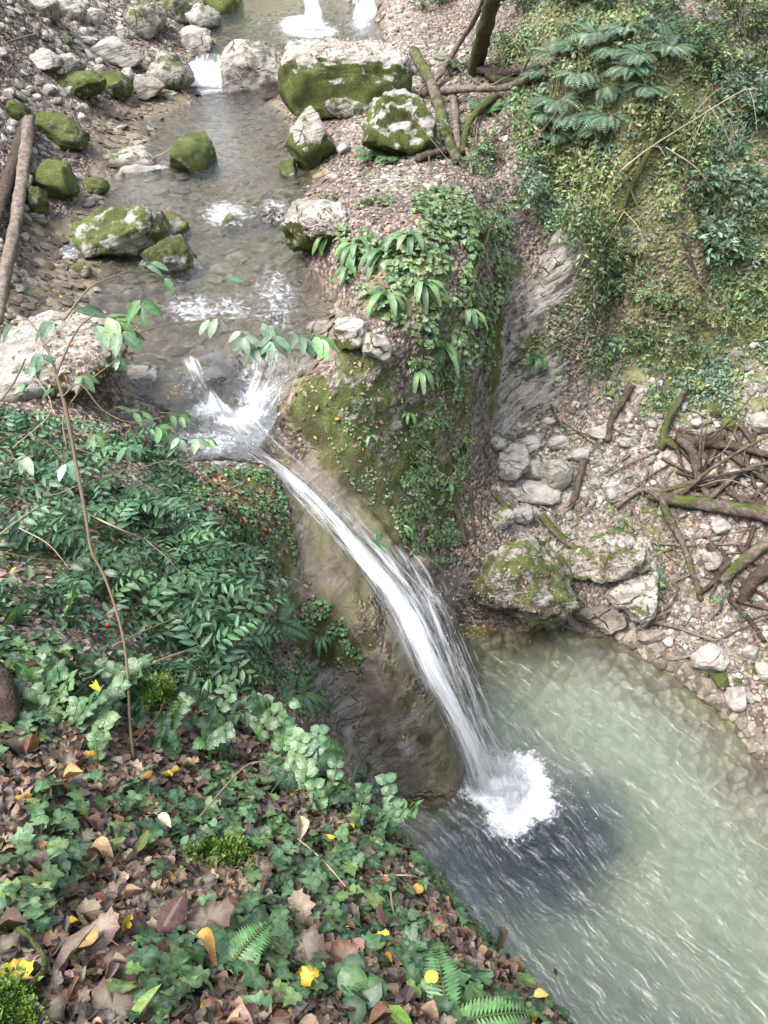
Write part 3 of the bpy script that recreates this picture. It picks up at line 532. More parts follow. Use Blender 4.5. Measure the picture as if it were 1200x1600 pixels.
def surf_pts(poly, n, mask=None, maxtry=60):
    """n points spread evenly over the ground surface inside a region outlined at pixel corners"""
    poly = np.array(poly, float); W_ = hit(poly[:, 0], poly[:, 1]); out = []; tot = 0
    lo, hi = W_[:, :2].min(0)-.5, W_[:, :2].max(0)+.5
    for _ in range(maxtry):
        q = rng.uniform(lo, hi, (max(n*2, 200), 2)); z = H(q[:, 0], q[:, 1]); p = np.concatenate([q, z[:, None]], 1); a, b_, f = proj(p)
        nn = HN(q[:, 0], q[:, 1]); ok = inside(a, b_, poly) & (rng.random(len(q)) < np.clip(.35/np.maximum(nn[:, 2], .1), 0, 1)) & (z > 0.03)
        if mask is not None: ok &= rng.random(len(q)) < mask(q[:, 0], q[:, 1])
        out.append(np.concatenate([p[ok], nn[ok]], 1)); tot += ok.sum()
        if tot >= n: break
    o = np.concatenate(out)[:n]; return o[:, :3], o[:, 3:]
def gridmask(A):
    def f(x, y):
        i = np.clip(np.searchsorted(GX, x)-1, 0, len(GX)-2); j = np.clip(np.searchsorted(GY, y)-1, 0, len(GY)-2); return A[j, i]
    return f
# ------------------------------------------------------------------ waterfall sheets
def mat_fall(name, white=1.0, base=True, sx=13.0):
    t = NT(name); fl = t.attr('flow'); q = t.xyz(fl); pos = t.geo()
    v1 = t.comb(t.math('MULTIPLY', q[0], sx), t.math('MULTIPLY', q[1], 1.1), q[2]); v2 = t.comb(t.math('MULTIPLY', q[0], sx*3.2), t.math('MULTIPLY', q[1], 2.6), q[2])
    n = t.math('ADD', t.math('MULTIPLY', t.noise(v1, 1.0, 5, 0.6, dist=0.35), 0.62), t.math('MULTIPLY', t.noise(v2, 1.0, 4, 0.6, dist=0.3), 0.38))
    d = t.attr('dens', 'Fac'); edge = t.attr('edge', 'Fac')
    k = t.map(t.math('ADD', d, t.math('MULTIPLY', t.math('SUBTRACT', n, 0.5), 2.9)), 0.2, 0.95)
    k = t.math('MULTIPLY', k, edge)
    nrm = t.bump(n, 0.03, 0.8)
    wh = t.bsdf((0.73*white, 0.75*white, 0.78*white), 0.5, nrm, 0.5); tl = t.n('ShaderNodeBsdfTranslucent'); tl.inputs[0].default_value = (0.68, 0.7, 0.73, 1)
    wh = t.mixs(0.3, wh, tl.outputs[0])
    tr = t.n('ShaderNodeBsdfTransparent'); tr.inputs[0].default_value = (0.96, 0.97, 0.97, 1)
    gl = t.n('ShaderNodeBsdfGlossy'); gl.inputs['Roughness'].default_value = 0.15; t.set(gl.inputs['Normal'], nrm)
    fr = t.n('ShaderNodeFresnel'); fr.inputs[0].default_value = 1.33; t.set(fr.inputs[1], nrm)
    clear = t.mixs(t.math('MULTIPLY', t.math('MULTIPLY', fr.outputs[0], 1.3), edge), tr.outputs[0], gl.outputs[0])
    return t.done(t.mixs(k, clear, wh))
M['fall'] = mat_fall('falling_water')
def sheet(rows, dens, nv=70, nu=26, lift=0.03, bulge=0.05, seed=0, hug=True):
    """rows (left px, right px, y px, z); dens(u, v) water density"""
    rows = np.array(rows, float); L = P(rows[:, 0], rows[:, 2], rows[:, 3]); R = P(rows[:, 1], rows[:, 2], rows[:, 3])
    L = smooth_path(L, nv); R = smooth_path(R, nv); a = np.linspace(0, 1, nu); V = L[:, None]*(1-a)[None, :, None] + R[:, None]*a[None, :, None]
    mid = (L+R)/2; seg = np.concatenate([[0], np.cumsum(np.linalg.norm(np.diff(mid, axis=0), axis=1))]); wdt = np.linalg.norm(R-L, axis=1)
    U = np.repeat(seg[:, None], nu, 1); A = np.repeat(a[None], nv, 0)
    V[..., 2] += bulge*np.sin(np.pi*A) + lift + 0.012*fbm(np.stack([A*9+seed, U*2.0, 0*U], -1), 3)
    if hug: V[..., 2] = np.maximum(V[..., 2], H(V[..., 0], V[..., 1])+0.03+lift*0.5)
    W = wdt.mean()*0.6 + wdt[:, None]*0.4
    D = dens(np.linspace(0, 1, nv)[:, None] + 0*A, A)
    E = np.clip(np.minimum(A, 1-A)*7, 0, 1)*np.clip(np.minimum(np.linspace(0, 1, nv), 1.001-np.linspace(0, 1, nv))[:, None]*12, 0, 1)
    idx = np.arange(nu*nv).reshape(nv, nu); q = np.stack([idx[:-1, :-1], idx[:-1, 1:], idx[1:, 1:], idx[1:, :-1]], -1).reshape(-1, 4)
    flow = np.stack([(A*W), U, 0*U+seed*3.7], -1).reshape(-1, 3)
    return V, q, {'flow': flow, 'dens': D.ravel(), 'edge': E.ravel()}
g = lambda v, c, s: np.exp(-((v-c)/s)**2)
main_rows = [(285,440,640,3.03),(345,470,700,2.86),(432,522,760,2.60),(496,590,830,2.36),(546,650,890,2.08),(594,712,960,1.75),(636,752,1050,1.36),(684,778,1130,.9),(716,822,1210,.32),(730,836,1250,-.05)]
wf = empty('waterfall', P(600, 890, 1.7)); tag(wf, 'tall white waterfall sliding down the curved rock chute into the green plunge pool', 'waterfall', kind='structure')
def wpart(parent, name, sh, mat=None):
    V, q, at = sh; V = V.reshape(-1, 3) - np.array(parent.location); o = link(name, make_mesh(name, V, [q], mat or M['fall'], at), parent); return o
core = lambda u, v: np.maximum(0.60*g(v, .42, .30)*np.clip(1-u*3.4, 0, 1), (0.36 + 0.55*np.clip((u-.10)/.35, 0, 1))*np.maximum(g(v, .32+.06*u, .20), 0.5*g(v, .5, .5)*np.clip(1.15-u*.6, 0.4, 1)))
wpart(wf, 'water_sheet', sheet(main_rows, core, 150, 44, 0.01, 0.04, 1))
rows2 = [(l+8, r-(r-l)*.38, y, z) for l, r, y, z in main_rows[2:]]
wpart(wf, 'inner_jet', sheet(rows2, lambda u, v: (.5+.35*u)*g(v, .40, .30)*np.clip(u*4+.1, 0, 1), 90, 24, 0.04, 0.05, 5))
rows3 = [(588,660,862,2.16),(615,712,910,1.9),(645,752,980,1.5),(675,775,1050,1.15),(705,800,1130,.7),(735,825,1225,.03)]
wpart(wf, 'spray_veil', sheet(rows3, lambda u, v: 0.34*g(v, .2, .45), 70, 30, 0.06, 0.06, 9, False))
# loose strands of water thrown off the jet
b = Batch(); Fl = []; De = []; Ed = []
Lp = smooth_path(P(*[np.array(main_rows)[:, k] for k in (0, 2, 3)]), 60); Rp = smooth_path(P(*[np.array(main_rows)[:, k] for k in (1, 2, 3)]), 60)
for k in range(60):
    u0 = rng.uniform(.3, .93)**0.9; ln = rng.uniform(.05, .16); v0 = np.clip(rng.normal(.45, .2), 0.02, .85); v1 = v0 + rng.uniform(-.03, .12)
    uu = np.linspace(u0, min(1, u0+ln), 7); vv = np.linspace(v0, v1, 7); i = np.clip(uu*59, 0, 58.999); ii = i.astype(int); f = (i-ii)[:, None]
    l = Lp[ii]*(1-f)+Lp[ii+1]*f; rr_ = Rp[ii]*(1-f)+Rp[ii+1]*f; p = l + (rr_-l)*vv[:, None]; p[:, 2] += rng.uniform(.07, .2) - 0.1*max(0, v0-.8)
    wd = rng.uniform(.0008, .0022)*np.sin(np.linspace(.15, np.pi-.05, 7)); b.tube(p - np.array(wf.location), wd, 4)
M['drop'] = NT('water_strands').m
t = NT('water_strand'); tr = t.n('ShaderNodeBsdfTransparent'); M['drop'] = t.done(t.mixs(0.5, tr.outputs[0], t.bsdf((0.66, 0.68, 0.7), 0.5, None, 0.3)))
link('water_strands', b.mesh('water_strands', M['drop']), wf)
# foam heap and droplets at the plunge point
imp = P(796, 1232, 0); n = 96; a = np.linspace(-1, 1, n); X, Y = np.meshgrid(a*0.60, a*0.54); r_ = np.hypot(X/0.60, Y/0.54)
q3 = np.stack([X*7, Y*7, 0*X+2], -1); hh = 0.11*np.clip(1-r_, 0, 1)**1.3*(0.9+1.1*fbm(q3*.7, 3, .5)) + 0.03*np.abs(fbm(q3*2.0, 3))*np.clip(1.1-r_, 0, 1) - 0.01
V = np.stack([X+imp[0]-wf.location[0]+0.01, Y+imp[1]-wf.location[1], hh+0.0-wf.location[2]], -1).reshape(-1, 3)
idx = np.arange(n*n).reshape(n, n); q = np.stack([idx[:-1, :-1], idx[:-1, 1:], idx[1:, 1:], idx[1:, :-1]], -1).reshape(-1, 4)
t = NT('foam'); p_ = t.geo(); nn = t.noise(p_, 6, 9, 0.72, dist=1.6); k = t.map(t.math('ADD', t.attr('foam', 'Fac'), t.math('MULTIPLY', t.math('SUBTRACT', nn, 0.5), 3.0)), 0.1, 1.35)
tr = t.n('ShaderNodeBsdfTransparent'); tl = t.n('ShaderNodeBsdfTranslucent'); fo_ = t.mixs(0.3, t.bsdf((0.66, 0.69, 0.72), 0.7, t.bump(nn, 0.06, 1.0), 0.2), tl.outputs[0]); M['foam'] = t.done(t.mixs(k, tr.outputs[0], fo_))
link('foam', make_mesh('foam', V, [q], M['foam'], {'foam': np.clip(1.05-1.5*r_*(1+.75*pn(np.stack([1.5*np.cos(np.arctan2(Y, X)), 1.5*np.sin(np.arctan2(Y, X)), 0*X+6], -1))), -1, 1).ravel()}), wf)
b = Batch(); octa = np.array([(1,0,0),(-1,0,0),(0,1,0),(0,-1,0),(0,0,1),(0,0,-1)], float); of = [(0,2,4),(2,1,4),(1,3,4),(3,0,4),(2,0,5),(1,2,5),(3,1,5),(0,3,5)]
for k in range(520):
    an = rng.uniform(0, 6.28); rad = abs(rng.normal(0, .36)); c = np.array([imp[0]+rad*math.cos(an)*1.1, imp[1]+rad*math.sin(an), abs(rng.normal(0, .10))*np.exp(-rad)+.02]); b.add(octa*rng.uniform(.002, .007)+c-np.array(wf.location), of)
for k in range(260):
    u = rng.uniform(.45, 1); i = int(u*58); p = Lp[i]+(Rp[i]-Lp[i])*rng.uniform(.6, 1.5); b.add(octa*rng.uniform(.0015, .004)+p+[0, 0, rng.uniform(0, .15)]-np.array(wf.location), of)
link('droplets', b.mesh('droplets', M['drop']), wf)
# the small cascades upstream
def cascade(label, sheets):
    e = empty('cascade', P(sheets[0][0][0][0], sheets[0][0][0][2], sheets[0][0][0][3])); tag(e, label, 'waterfall', kind='structure')
    for rows, dn in sheets: wpart(e, 'water_sheet', sheet(rows, dn, 40, 20, 0.03, 0.04, rng.integers(50)))
cascade('two short cascades spilling over the lip above the main chute', [
    ([(392,452,548,3.36),(392,448,575,3.26),(384,440,605,3.08),(365,420,640,2.97)], lambda u, v: 0.16+0.28*u+0.0*v),
    ([(470,500,585,3.30),(435,462,600,3.18),(405,440,622,3.06),(380,425,648,2.97)], lambda u, v: 0.34+0*v),
    ([(284,312,565,3.36),(296,322,590,3.28),(312,340,620,3.10),(330,372,655,2.98)], lambda u, v: 0.42+0.35*u)])
cascade('small white cascade between two boulders at the top of the still pool', [
    ([(305,352,88,3.92),(302,350,108,3.84),(292,350,128,3.72),(275,350,142,3.68)], lambda u, v: 0.3+0.65*u)])
cascade('narrow white upper fall pouring over a brown ledge at the top edge', [
    ([(470,496,-12,4.50),(474,498,5,4.42),(476,504,22,4.30),(466,508,40,4.12),(458,520,52,4.07)], lambda u, v: 0.8+0*v)])
cascade('thin broken upper fall beside the brown ledge, splashing among stones', [
    ([(552,585,-12,4.50),(555,588,8,4.38),(552,590,22,4.28),(548,580,36,4.18)], lambda u, v: 0.5+0*v)])

# ------------------------------------------------------------------ stones
import bmesh
def ico(n):
    bm = bmesh.new(); bmesh.ops.create_icosphere(bm, subdivisions=n, radius=1.0)
    V = np.array([v.co[:] for v in bm.verts]); F = np.array([[v.index for v in f.verts] for f in bm.faces]); bm.free(); return V, F
ICO = {k: ico(k) for k in (2, 3, 4, 5)}
def stone_mesh(name, half, seed, lvl=4, cuts=12, box=0.3, rough=0.05, mat=None, tilt=0.0, point=0.0):
    r = np.random.default_rng(seed); V, F = ICO[lvl]; V = V.copy()
    if box: V = np.sign(V)*np.abs(V)**(1-0.45*box); V /= (1+0.25*box)
    for _ in range(cuts):
        n = unit(r.normal(size=3)*np.array([1, 1, .8])); d = r.uniform(.52, .84); e = np.maximum(0, V@n - d); V = V - n*e[:, None]*0.93
    if point: V[:, :2] *= (1-point*np.clip(V[:, 2:3], 0, 1)); 
    half = np.array(half, float); V = V/np.abs(V).max(0); V = V*half
    if tilt: c, s_ = math.cos(tilt), math.sin(tilt); V = np.stack([V[:, 0]*c-V[:, 2]*s_, V[:, 1], V[:, 0]*s_+V[:, 2]*c], -1)
    sz = half.mean(); q = V/sz; N_ = unit(V/half**2)
    d = rough*sz*(fbm(q*2.2+seed*1.3, 5, .58)) + rough*0.35*sz*pn(np.stack([(V@ax)/sz*9+seed, 0*q[:, 0], 0*q[:, 0]], -1))
    return make_mesh(name, V + N_*d[:, None], [F], mat or M['stone'], None, True)
def rest(px, py, gap):
    """walk down the ray until it is `gap` above the ground"""
    d = rays(px, py); t = 1.0
    for _ in range(4000):
        p = d*t + np.array([0, 0, CAMZ]); e = p[2]-H(p[0], p[1]) - gap
        if e < 0.003: break
        t += max(0.003, e*0.3)
    return p
def stone(name, label, cat, cx, cy, w_, h_, ms, tone=.5, wt=0, grp=None, box=.3, dr=.8, seed=None, cuts=10, rough=.10, yaw=None, tilt=0, point=0, sink=.6, hc=.85, face=0):
    seed = seed if seed is not None else int(cx*7+cy*3); p0 = hit1(cx, cy+h_*.3); dep = depth(p0); wm = w_/FPX*dep/2; hm = h_/FPX*dep/2
    v = unit(p0-np.array([0, 0, CAMZ])); sn, cs = -v[2], math.hypot(v[0], v[1]); bb = wm*dr
    if bb*sn > hm*.85: bb = hm*.85/sn
    c = math.sqrt(max(hm*hm-(bb*sn)**2, (0.12*wm)**2))/cs; cm = wm*(1.3 if point else hc)
    if c > cm: c = cm; bb = min(math.sqrt(max(hm*hm-(c*cs)**2, (bb*sn)**2))/sn, wm*1.5)
    p = rest(cx, cy, c*sink); lvl = 5 if w_ > 90 else 4 if w_ > 40 else 3
    o = link(name, stone_mesh(name, (wm, bb, c), seed, lvl, cuts, box, rough, None, tilt, point)); o.location = p
    o.rotation_euler = (0, 0, yaw if yaw is not None else random.Random(seed).uniform(-.35, .35)); o.color = (ms, tone, wt, 1-face)
    return tag(o, label, cat, grp)
G1, G2, G3, G4 = 'boulders in the upper stream', 'rocks on the leafy upper slope', 'rocks on the debris beside the plunge pool', 'stones at the waterfall lip'
ST = [
# name, label, cat, cx, cy, w, h, moss, tone, wet, group, box, kw
('boulder','blocky mossy boulder on the leafy slope at the top, pale top face','boulder',229,33,58,58,.5,.45,0,G2,.6,{}),
('boulder','dark mossy boulder behind the blocky one at the top edge','boulder',272,18,52,40,.62,.2,0,G2,.5,{}),
('boulder','bright green moss covered boulder beside the top of the stream','boulder',347,10,62,56,.85,.45,0,G2,.4,{}),
('rock','grey green sloping rock between the bright mossy boulder and the pale upright stone','rock',318,36,55,56,.38,.4,0,G2,.4,{}),
('boulder','pale upright stone with a mossy foot left of the small upper cascade','boulder',310,62,52,60,.22,.72,0,G1,.5,dict(cuts=9)),
('boulder','rounded boulder, mossy on top and bare below, touching the small cascade','boulder',264,108,72,64,.48,.4,.15,G1,.2,{}),
('boulder','long low mound of bright moss at the edge of the still pool','boulder',118,132,92,44,.85,.4,0,G1,.2,{}),
('boulder','mossy dome shaped rock beside the long moss mound','boulder',178,134,56,40,.75,.3,0,G1,.1,{}),
('rock','pale layered slab above the mossy dome rock','rock',182,82,84,38,.18,.65,0,G2,.5,{}),
('rock','small pale block behind the mossy dome rock','rock',200,120,26,28,.1,.75,0,G2,.7,{}),
('rock','low brown wet rock between the moss dome and the rounded boulder','rock',228,138,60,34,.15,.3,.5,G1,.3,{}),
('rock','grey rock with thin moss left of the layered slab','rock',112,104,48,36,.4,.55,0,G2,.4,{}),
('rock','narrow tilted grey slab on the leafy slope','rock',72,98,44,42,.25,.6,0,G2,.7,dict(tilt=.5)),
('rock','light grey stone highest on the leafy slope','rock',70,12,48,42,.15,.7,0,G2,.5,{}),
('rock','pale rounded stone right of the highest grey stone','rock',108,12,50,40,.08,.75,0,G2,.3,{}),
('rock','small grey stone half buried in fallen leaves below the pale stones','rock',150,28,32,26,.2,.6,0,G2,.4,{}),
('rock','mossy stone sitting against the top end of the bare log','rock',28,178,46,38,.75,.35,0,G2,.2,{}),
('rock','dark mossy wedge of rock beside the head of the bare log','rock',90,201,92,42,.68,.15,0,G1,.6,dict(tilt=-.35)),
('boulder','bright mossy boulder right of the bare log','boulder',82,281,82,60,.85,.4,0,G1,.3,{}),
('rock','low mossy rock pointing out into the stream','rock',142,291,56,28,.7,.3,.1,G1,.3,{}),
('rock','upright mossy stone below the bright mossy boulder by the log','rock',60,316,44,52,.78,.3,0,G1,.3,dict(point=.4)),
('rock','pale green flat slab lying in the stream','rock',205,248,90,36,.42,.62,.1,G1,.5,dict(dr=.6)),
('rock','thin flat grey stone in front of the pale green slab','rock',222,266,84,24,.12,.68,.1,G1,.6,dict(dr=.5)),
('boulder','mossy green block standing alone in midstream','boulder',301,246,72,78,.8,.4,0,G1,.75,dict(cuts=6,tilt=.15)),
('boulder','largest midstream boulder, pale with moss on its shoulders','boulder',190,368,144,98,.62,.42,0,G1,.35,dict(cuts=12)),
('boulder','dark mossy boulder tucked behind the largest midstream boulder','boulder',272,356,62,52,.68,.15,0,G1,.3,{}),
('boulder','speckled mossy boulder in front right of the largest midstream boulder','boulder',264,408,98,80,.66,.25,0,G1,.3,{}),
('rock','tiny flat mossy stone below the largest midstream boulder','rock',128,422,30,22,.6,.3,.3,G1,.3,{}),
('rock','small wet stones wedge under the speckled boulder','rock',200,460,52,28,.35,.3,.6,G1,.4,{}),
('rock','small mossy stone standing in the calm water','rock',450,267,34,32,.7,.4,.1,G1,.5,{}),
('boulder','pointed boulder with a white ridge and mossy flanks','boulder',488,221,82,98,.44,.72,0,G1,.3,dict(point=.75,cuts=8,face=.6)),
('boulder','big rounded grey boulder right of the small cascade','boulder',402,118,108,104,.32,.64,.1,G1,.25,dict(cuts=9,hc=1.0)),
('boulder','widest block by the stream, white flat top over a dark mossy face','boulder',540,134,204,104,.60,.66,0,G1,.97,dict(cuts=4,dr=.45,face=.75,hc=.75,rough=.09)),
('rock','flat pale slab strewn with leaves behind the widest block','rock',545,84,200,40,.08,.72,0,G1,.8,dict(cuts=5,dr=1.2,hc=.25)),
('rock','mossy shelf stone under the widest block','rock',548,165,92,40,.5,.3,.1,G1,.4,{}),
('boulder','tall triangular boulder with a hanging moss face beside the driftwood','boulder',622,203,118,106,.72,.55,0,G1,.4,dict(cuts=9,face=.6,point=.35,hc=.9)),
('rock','cream cobble beside the pointed boulder','rock',537,233,20,22,.05,.8,0,G1,.1,{}),
('rock','small yellowish cobble at the foot of the pointed boulder','rock',520,278,22,14,.1,.7,0,G1,.1,{}),
('rock','tilted mossy rock behind the driftwood logs','rock',628,110,36,66,.62,.3,0,G1,.6,dict(tilt=.3)),
('rock','leaf topped pale ledge rock at the left of the overhanging fern bank','rock',496,356,104,76,.5,.5,0,G1,.95,dict(cuts=7,face=.4,hc=.6,seed=5,rough=.14)),
('rock','narrow mossy slab lying in the riffle','rock',362,352,36,52,.6,.4,.3,G1,.6,dict(tilt=.6)),
('rock','wet brown stone at the tip of the fern bank','rock',412,346,34,24,.1,.3,.8,G1,.3,{}),
('rock','flat wet stone in the riffle above the lip','rock',346,420,38,16,.15,.4,.7,G4,.3,{}),
('rock','flat wet stone in the shallows below the fern bank','rock',440,470,56,16,.3,.35,.5,G4,.4,{}),
('rock','brown flat stone near the right edge of the shallows','rock',422,492,40,24,.2,.35,.5,G4,.4,{}),
('rock','wet ledge stone left of the mossy blocks','rock',502,514,46,28,.1,.5,.6,G4,.5,{}),
('rock','rounded rock with a green patch dividing the two lip cascades','rock',332,577,82,46,.30,.45,.5,G4,.2,{}),
('rock','smooth wet hump under the right lip cascade','rock',385,602,54,34,.05,.35,.9,G4,.1,{}),
('rock','flat grey slab at the left side of the lip','rock',216,587,66,30,.06,.55,.4,G4,.6,{}),
('rock','mossy block with a dark open face on the right bank of the lip','rock',548,522,54,62,.45,.55,0,G4,.7,dict(face=.6)),
('rock','mossy tilted stone right of the open faced block','rock',588,540,48,44,.45,.5,0,G4,.4,dict(tilt=-.4)),
('boulder','broad pale boulder strewn with dead leaves and edged with moss left of the lip','boulder',98,556,196,124,.46,.5,0,G4,.6,dict(cuts=7,face=.8,hc=.45)),
('rock','angular pale rock below the broad leafy boulder at the left edge','rock',40,604,90,56,.35,.6,0,G4,.6,{}),
('rock','smooth mossy egg shaped stone under the pale rock slab','rock',777,690,44,28,.52,.6,0,G3,0,dict(cuts=2,rough=.02)),
('rock','pale green upright slab below the egg shaped stone','rock',802,722,50,64,.14,.74,0,G3,.7,dict(cuts=6)),
('rock','white flat slab at the top of the rubble','rock',832,694,46,26,0,.92,0,G3,.8,{}),
('rock','small square white stone among the rubble','rock',872,690,34,22,0,.9,0,G3,.7,{}),
('rock','leaning grey green slab in the middle of the rubble','rock',870,740,56,46,.1,.66,0,G3,.8,dict(tilt=-.5,cuts=5)),
('rock','wide pale slab lying flat under twigs','rock',838,770,76,34,.04,.8,0,G3,.8,dict(cuts=5)),
('rock','white block between the upright slab and the leaning slab','rock',836,735,34,30,0,.88,0,G3,.7,{}),
('rock','yellowish stone in front of the flat pale slab','rock',814,802,40,32,.18,.8,0,G3,.5,{}),
('rock','mossy narrow slab on the left edge of the rubble','rock',778,812,56,30,.5,.45,0,G3,.7,dict(tilt=.5)),
('rock','grey streaked cobble lying by the rotten branch','rock',937,676,40,20,.02,.66,0,G3,.2,{}),
('rock','small white stone right of the grey streaked cobble','rock',976,692,26,18,0,.85,0,G3,.6,{}),
('rock','tan square stone by the upright rotten branch','rock',906,712,30,22,.05,.7,0,G3,.7,{}),
('rock','brown ridge shaped stone above the fallen mossy log','rock',958,766,44,36,.2,.5,0,G3,.5,dict(point=.5)),
('boulder','big mossy boulder with purple leaves at the back of the plunge pool','boulder',812,906,204,156,.62,.3,0,G3,.3,dict(cuts=11,dr=.75,point=.25,seed=31,rough=.13)),
('boulder','broad low rock covered with litter right of the big mossy boulder','boulder',960,866,176,74,.50,.42,0,G3,.5,dict(cuts=11,rough=.14)),
('rock','tilted pale edged slab overhanging the pool','rock',990,926,96,84,.40,.48,0,G3,.6,dict(cuts=9,tilt=.3,hc=.4,dr=1.1,seed=77,rough=.14)),
('rock','submerged brown slab at the far rim of the pool','rock',938,968,84,40,.02,.3,.7,G3,.6,{}),
('rock','cream layered rock with dark cracks on the pool shore','rock',1108,1028,54,50,0,.95,0,G3,.5,dict(cuts=10)),
('rock','small white rock lowest on the right shore','rock',1152,1090,36,40,0,.97,0,G3,.4,dict(cuts=9)),
('rock','grey stone right of the cream layered rock','rock',1172,1018,28,26,.05,.78,0,G3,.5,{}),
('rock','pale stone cut by the right edge below the grey stone','rock',1194,1050,26,30,.05,.85,0,G3,.5,{}),
('rock','pale grey stone under the fallen mossy log','rock',1126,824,30,28,.05,.7,0,G3,.4,{}),
('rock','dull grey rock between the two mossy branches','rock',1114,876,30,32,.1,.6,0,G3,.5,{}),
('rock','tiny white stone in the shallows left of the cream rock','rock',1043,1003,18,18,0,.95,.1,G3,.5,{}),
('rock','flat green stone at the water edge','rock',1022,994,56,22,.25,.45,.6,G3,.3,{}),
('rock','mossy cobble between the cream rock and the water','rock',1126,1062,24,30,.7,.4,.2,G3,.2,{}),
('rock','round mossy stone on the far right shore','rock',1140,662,34,22,.75,.3,0,G3,.2,{}),
('rock','mossy stone above the round one on the rubble slope','rock',1118,640,26,24,.7,.3,0,G3,.2,{}),
('rock','light grey boulder cut by the right edge on the rubble slope','boulder',1192,662,34,34,.05,.72,0,G3,.3,{}),
('rock','white pebble heap stone near the right rubble','rock',1122,664,18,12,0,.9,0,G3,.4,{}),
('rock','brown wet block where the chute meets the gully','rock',655,885,40,36,.05,.25,.8,G3,.5,{}),
('rock','pale corner of rock under the bright moss at the bottom left','rock',46,1590,40,44,.2,.9,0,None,.6,{}),
('rock','bright moss cushion rock at the bottom left corner','rock',6,1580,80,84,1.0,.4,0,None,.1,dict(rough=.08)),
('rock','moss cushion stone under the ruscus bush','rock',246,1080,60,66,1.0,.4,0,None,.1,dict(rough=.08)),
('rock','moss cushion half buried in dead leaves','rock',345,1332,90,38,1.0,.45,0,None,.1,dict(rough=.08)),
]
for s_ in ST:
    kw = dict(s_[12]); stone(s_[0], s_[1], s_[2], *s_[3:10], grp=s_[10], box=s_[11], **kw)
import re
def short(l):
    l = l.split(',')[0]; m = re.match(r'(.*?\b(?:stone|rock|boulder|slab|block|log|branch|stick|trunk|cobble|mound|ledge|root)\b)', l); return m.group(1) if m and len(m.group(1).split()) >= 3 else ' '.join(l.split()[:7])
ANCH = [(s_[3], s_[4], short(s_[1])) for s_ in ST]
def near_label(what, px, py):
    d = [math.hypot(px-a, (py-b)) for a, b, _ in ANCH]; i = int(np.argmin(d)); a, b, nm = ANCH[i]; dx, dy = px-a, py-b
    rel = ('right of' if dx > 0 else 'left of') if abs(dx) > abs(dy)*1.3 else ('below' if dy > 0 else 'above') if abs(dy) > abs(dx)*1.3 else ('lower right of' if dx > 0 else 'lower left of') if dy > 0 else ('upper right of' if dx > 0 else 'upper left of')
    room = 16 - len(what.split()) - len(rel.split()) - 2; nm = ' '.join(nm.split()[:room])
    return f"{what} {'just ' if d[i] < 45 else ''}{rel} the {nm}"
# stones nobody tells apart: cobbles on the rubble slope and in the streambed
def cobbles(lbl, grp, poly, n, lo, hi, tone, wt, ms=(0, .2), flat=.6, name='cobble'):
    poly = np.array(poly); out = 0; pool_m = [stone_mesh(name, (1, .8, flat), 900+k+n, 3, 9, .5, .07) for k in range(5)]; k = 0
    while out < n and k < n*40:
        k += 1; px, py = rng.uniform(poly[:, 0].min(), poly[:, 0].max()), rng.uniform(poly[:, 1].min(), poly[:, 1].max())
        if not inside(np.array(px), np.array(py), poly): continue
        p = hit1(px, py); sz = rng.uniform(lo, hi)/FPX*depth(p)/2; o = link(name, pool_m[out % 5]); o.location = p + np.array([0, 0, sz*.12]); o.scale = (sz,)*3
        o.rotation_euler = (rng.uniform(-.3, .3), rng.uniform(-.3, .3), rng.uniform(0, 6.28)); o.color = (rng.uniform(*ms), rng.uniform(*tone), wt, 1); sw = 'tiny' if sz*2*FPX/depth(p) < lo+(hi-lo)*.33 else 'small' if sz*2*FPX/depth(p) < lo+(hi-lo)*.7 else 'larger'; tw_ = 'mossy' if o.color[0] > .42 else 'dark' if o.color[1] < .38 else 'pale' if o.color[1] > .6 else 'grey'
        tag(o, near_label(f'{sw} {tw_} {lbl}', px, py), 'stone', grp); out += 1
cobbles('angular rubble cobble', 'cobbles on the rubble slope', [(770,700),(860,650),(1000,640),(1100,600),(1195,560),(1195,900),(1080,830),(960,760),(860,830),(780,800)], 92, 9, 24, (.15, .6), 0)
cobbles('shore stone', 'stones along the pool shore', [(1000,985),(1100,980),(1195,1040),(1195,1170),(1140,1110),(1080,1040)], 26, 8, 22, (.3, .8), .3, (0, .6))
cobbles('wet stream cobble', 'cobbles in the stream', [(170,200),(430,200),(470,330),(510,470),(420,560),(260,560),(200,460),(330,420),(330,300),(120,320)], 56, 12, 34, (.2, .6), .6, (0, .2), .4)
cobbles('stone in the leaves', 'stones on the upper slope', [(0,20),(190,20),(220,120),(120,180),(0,260)], 34, 10, 28, (.4, .8), 0, (0, .5))
cobbles('gravel stone', 'stones in the upper gravel', [(560,60),(740,50),(770,240),(700,290),(560,270),(540,240),(670,180),(640,80)], 40, 8, 18, (.5, .95), 0, (0, .2))
cobbles('stone near the upper falls', 'stones below the upper fall', [(520,30),(600,10),(680,20),(660,60),(540,62)], 14, 10, 24, (.3, .7), .3, (0, .1))

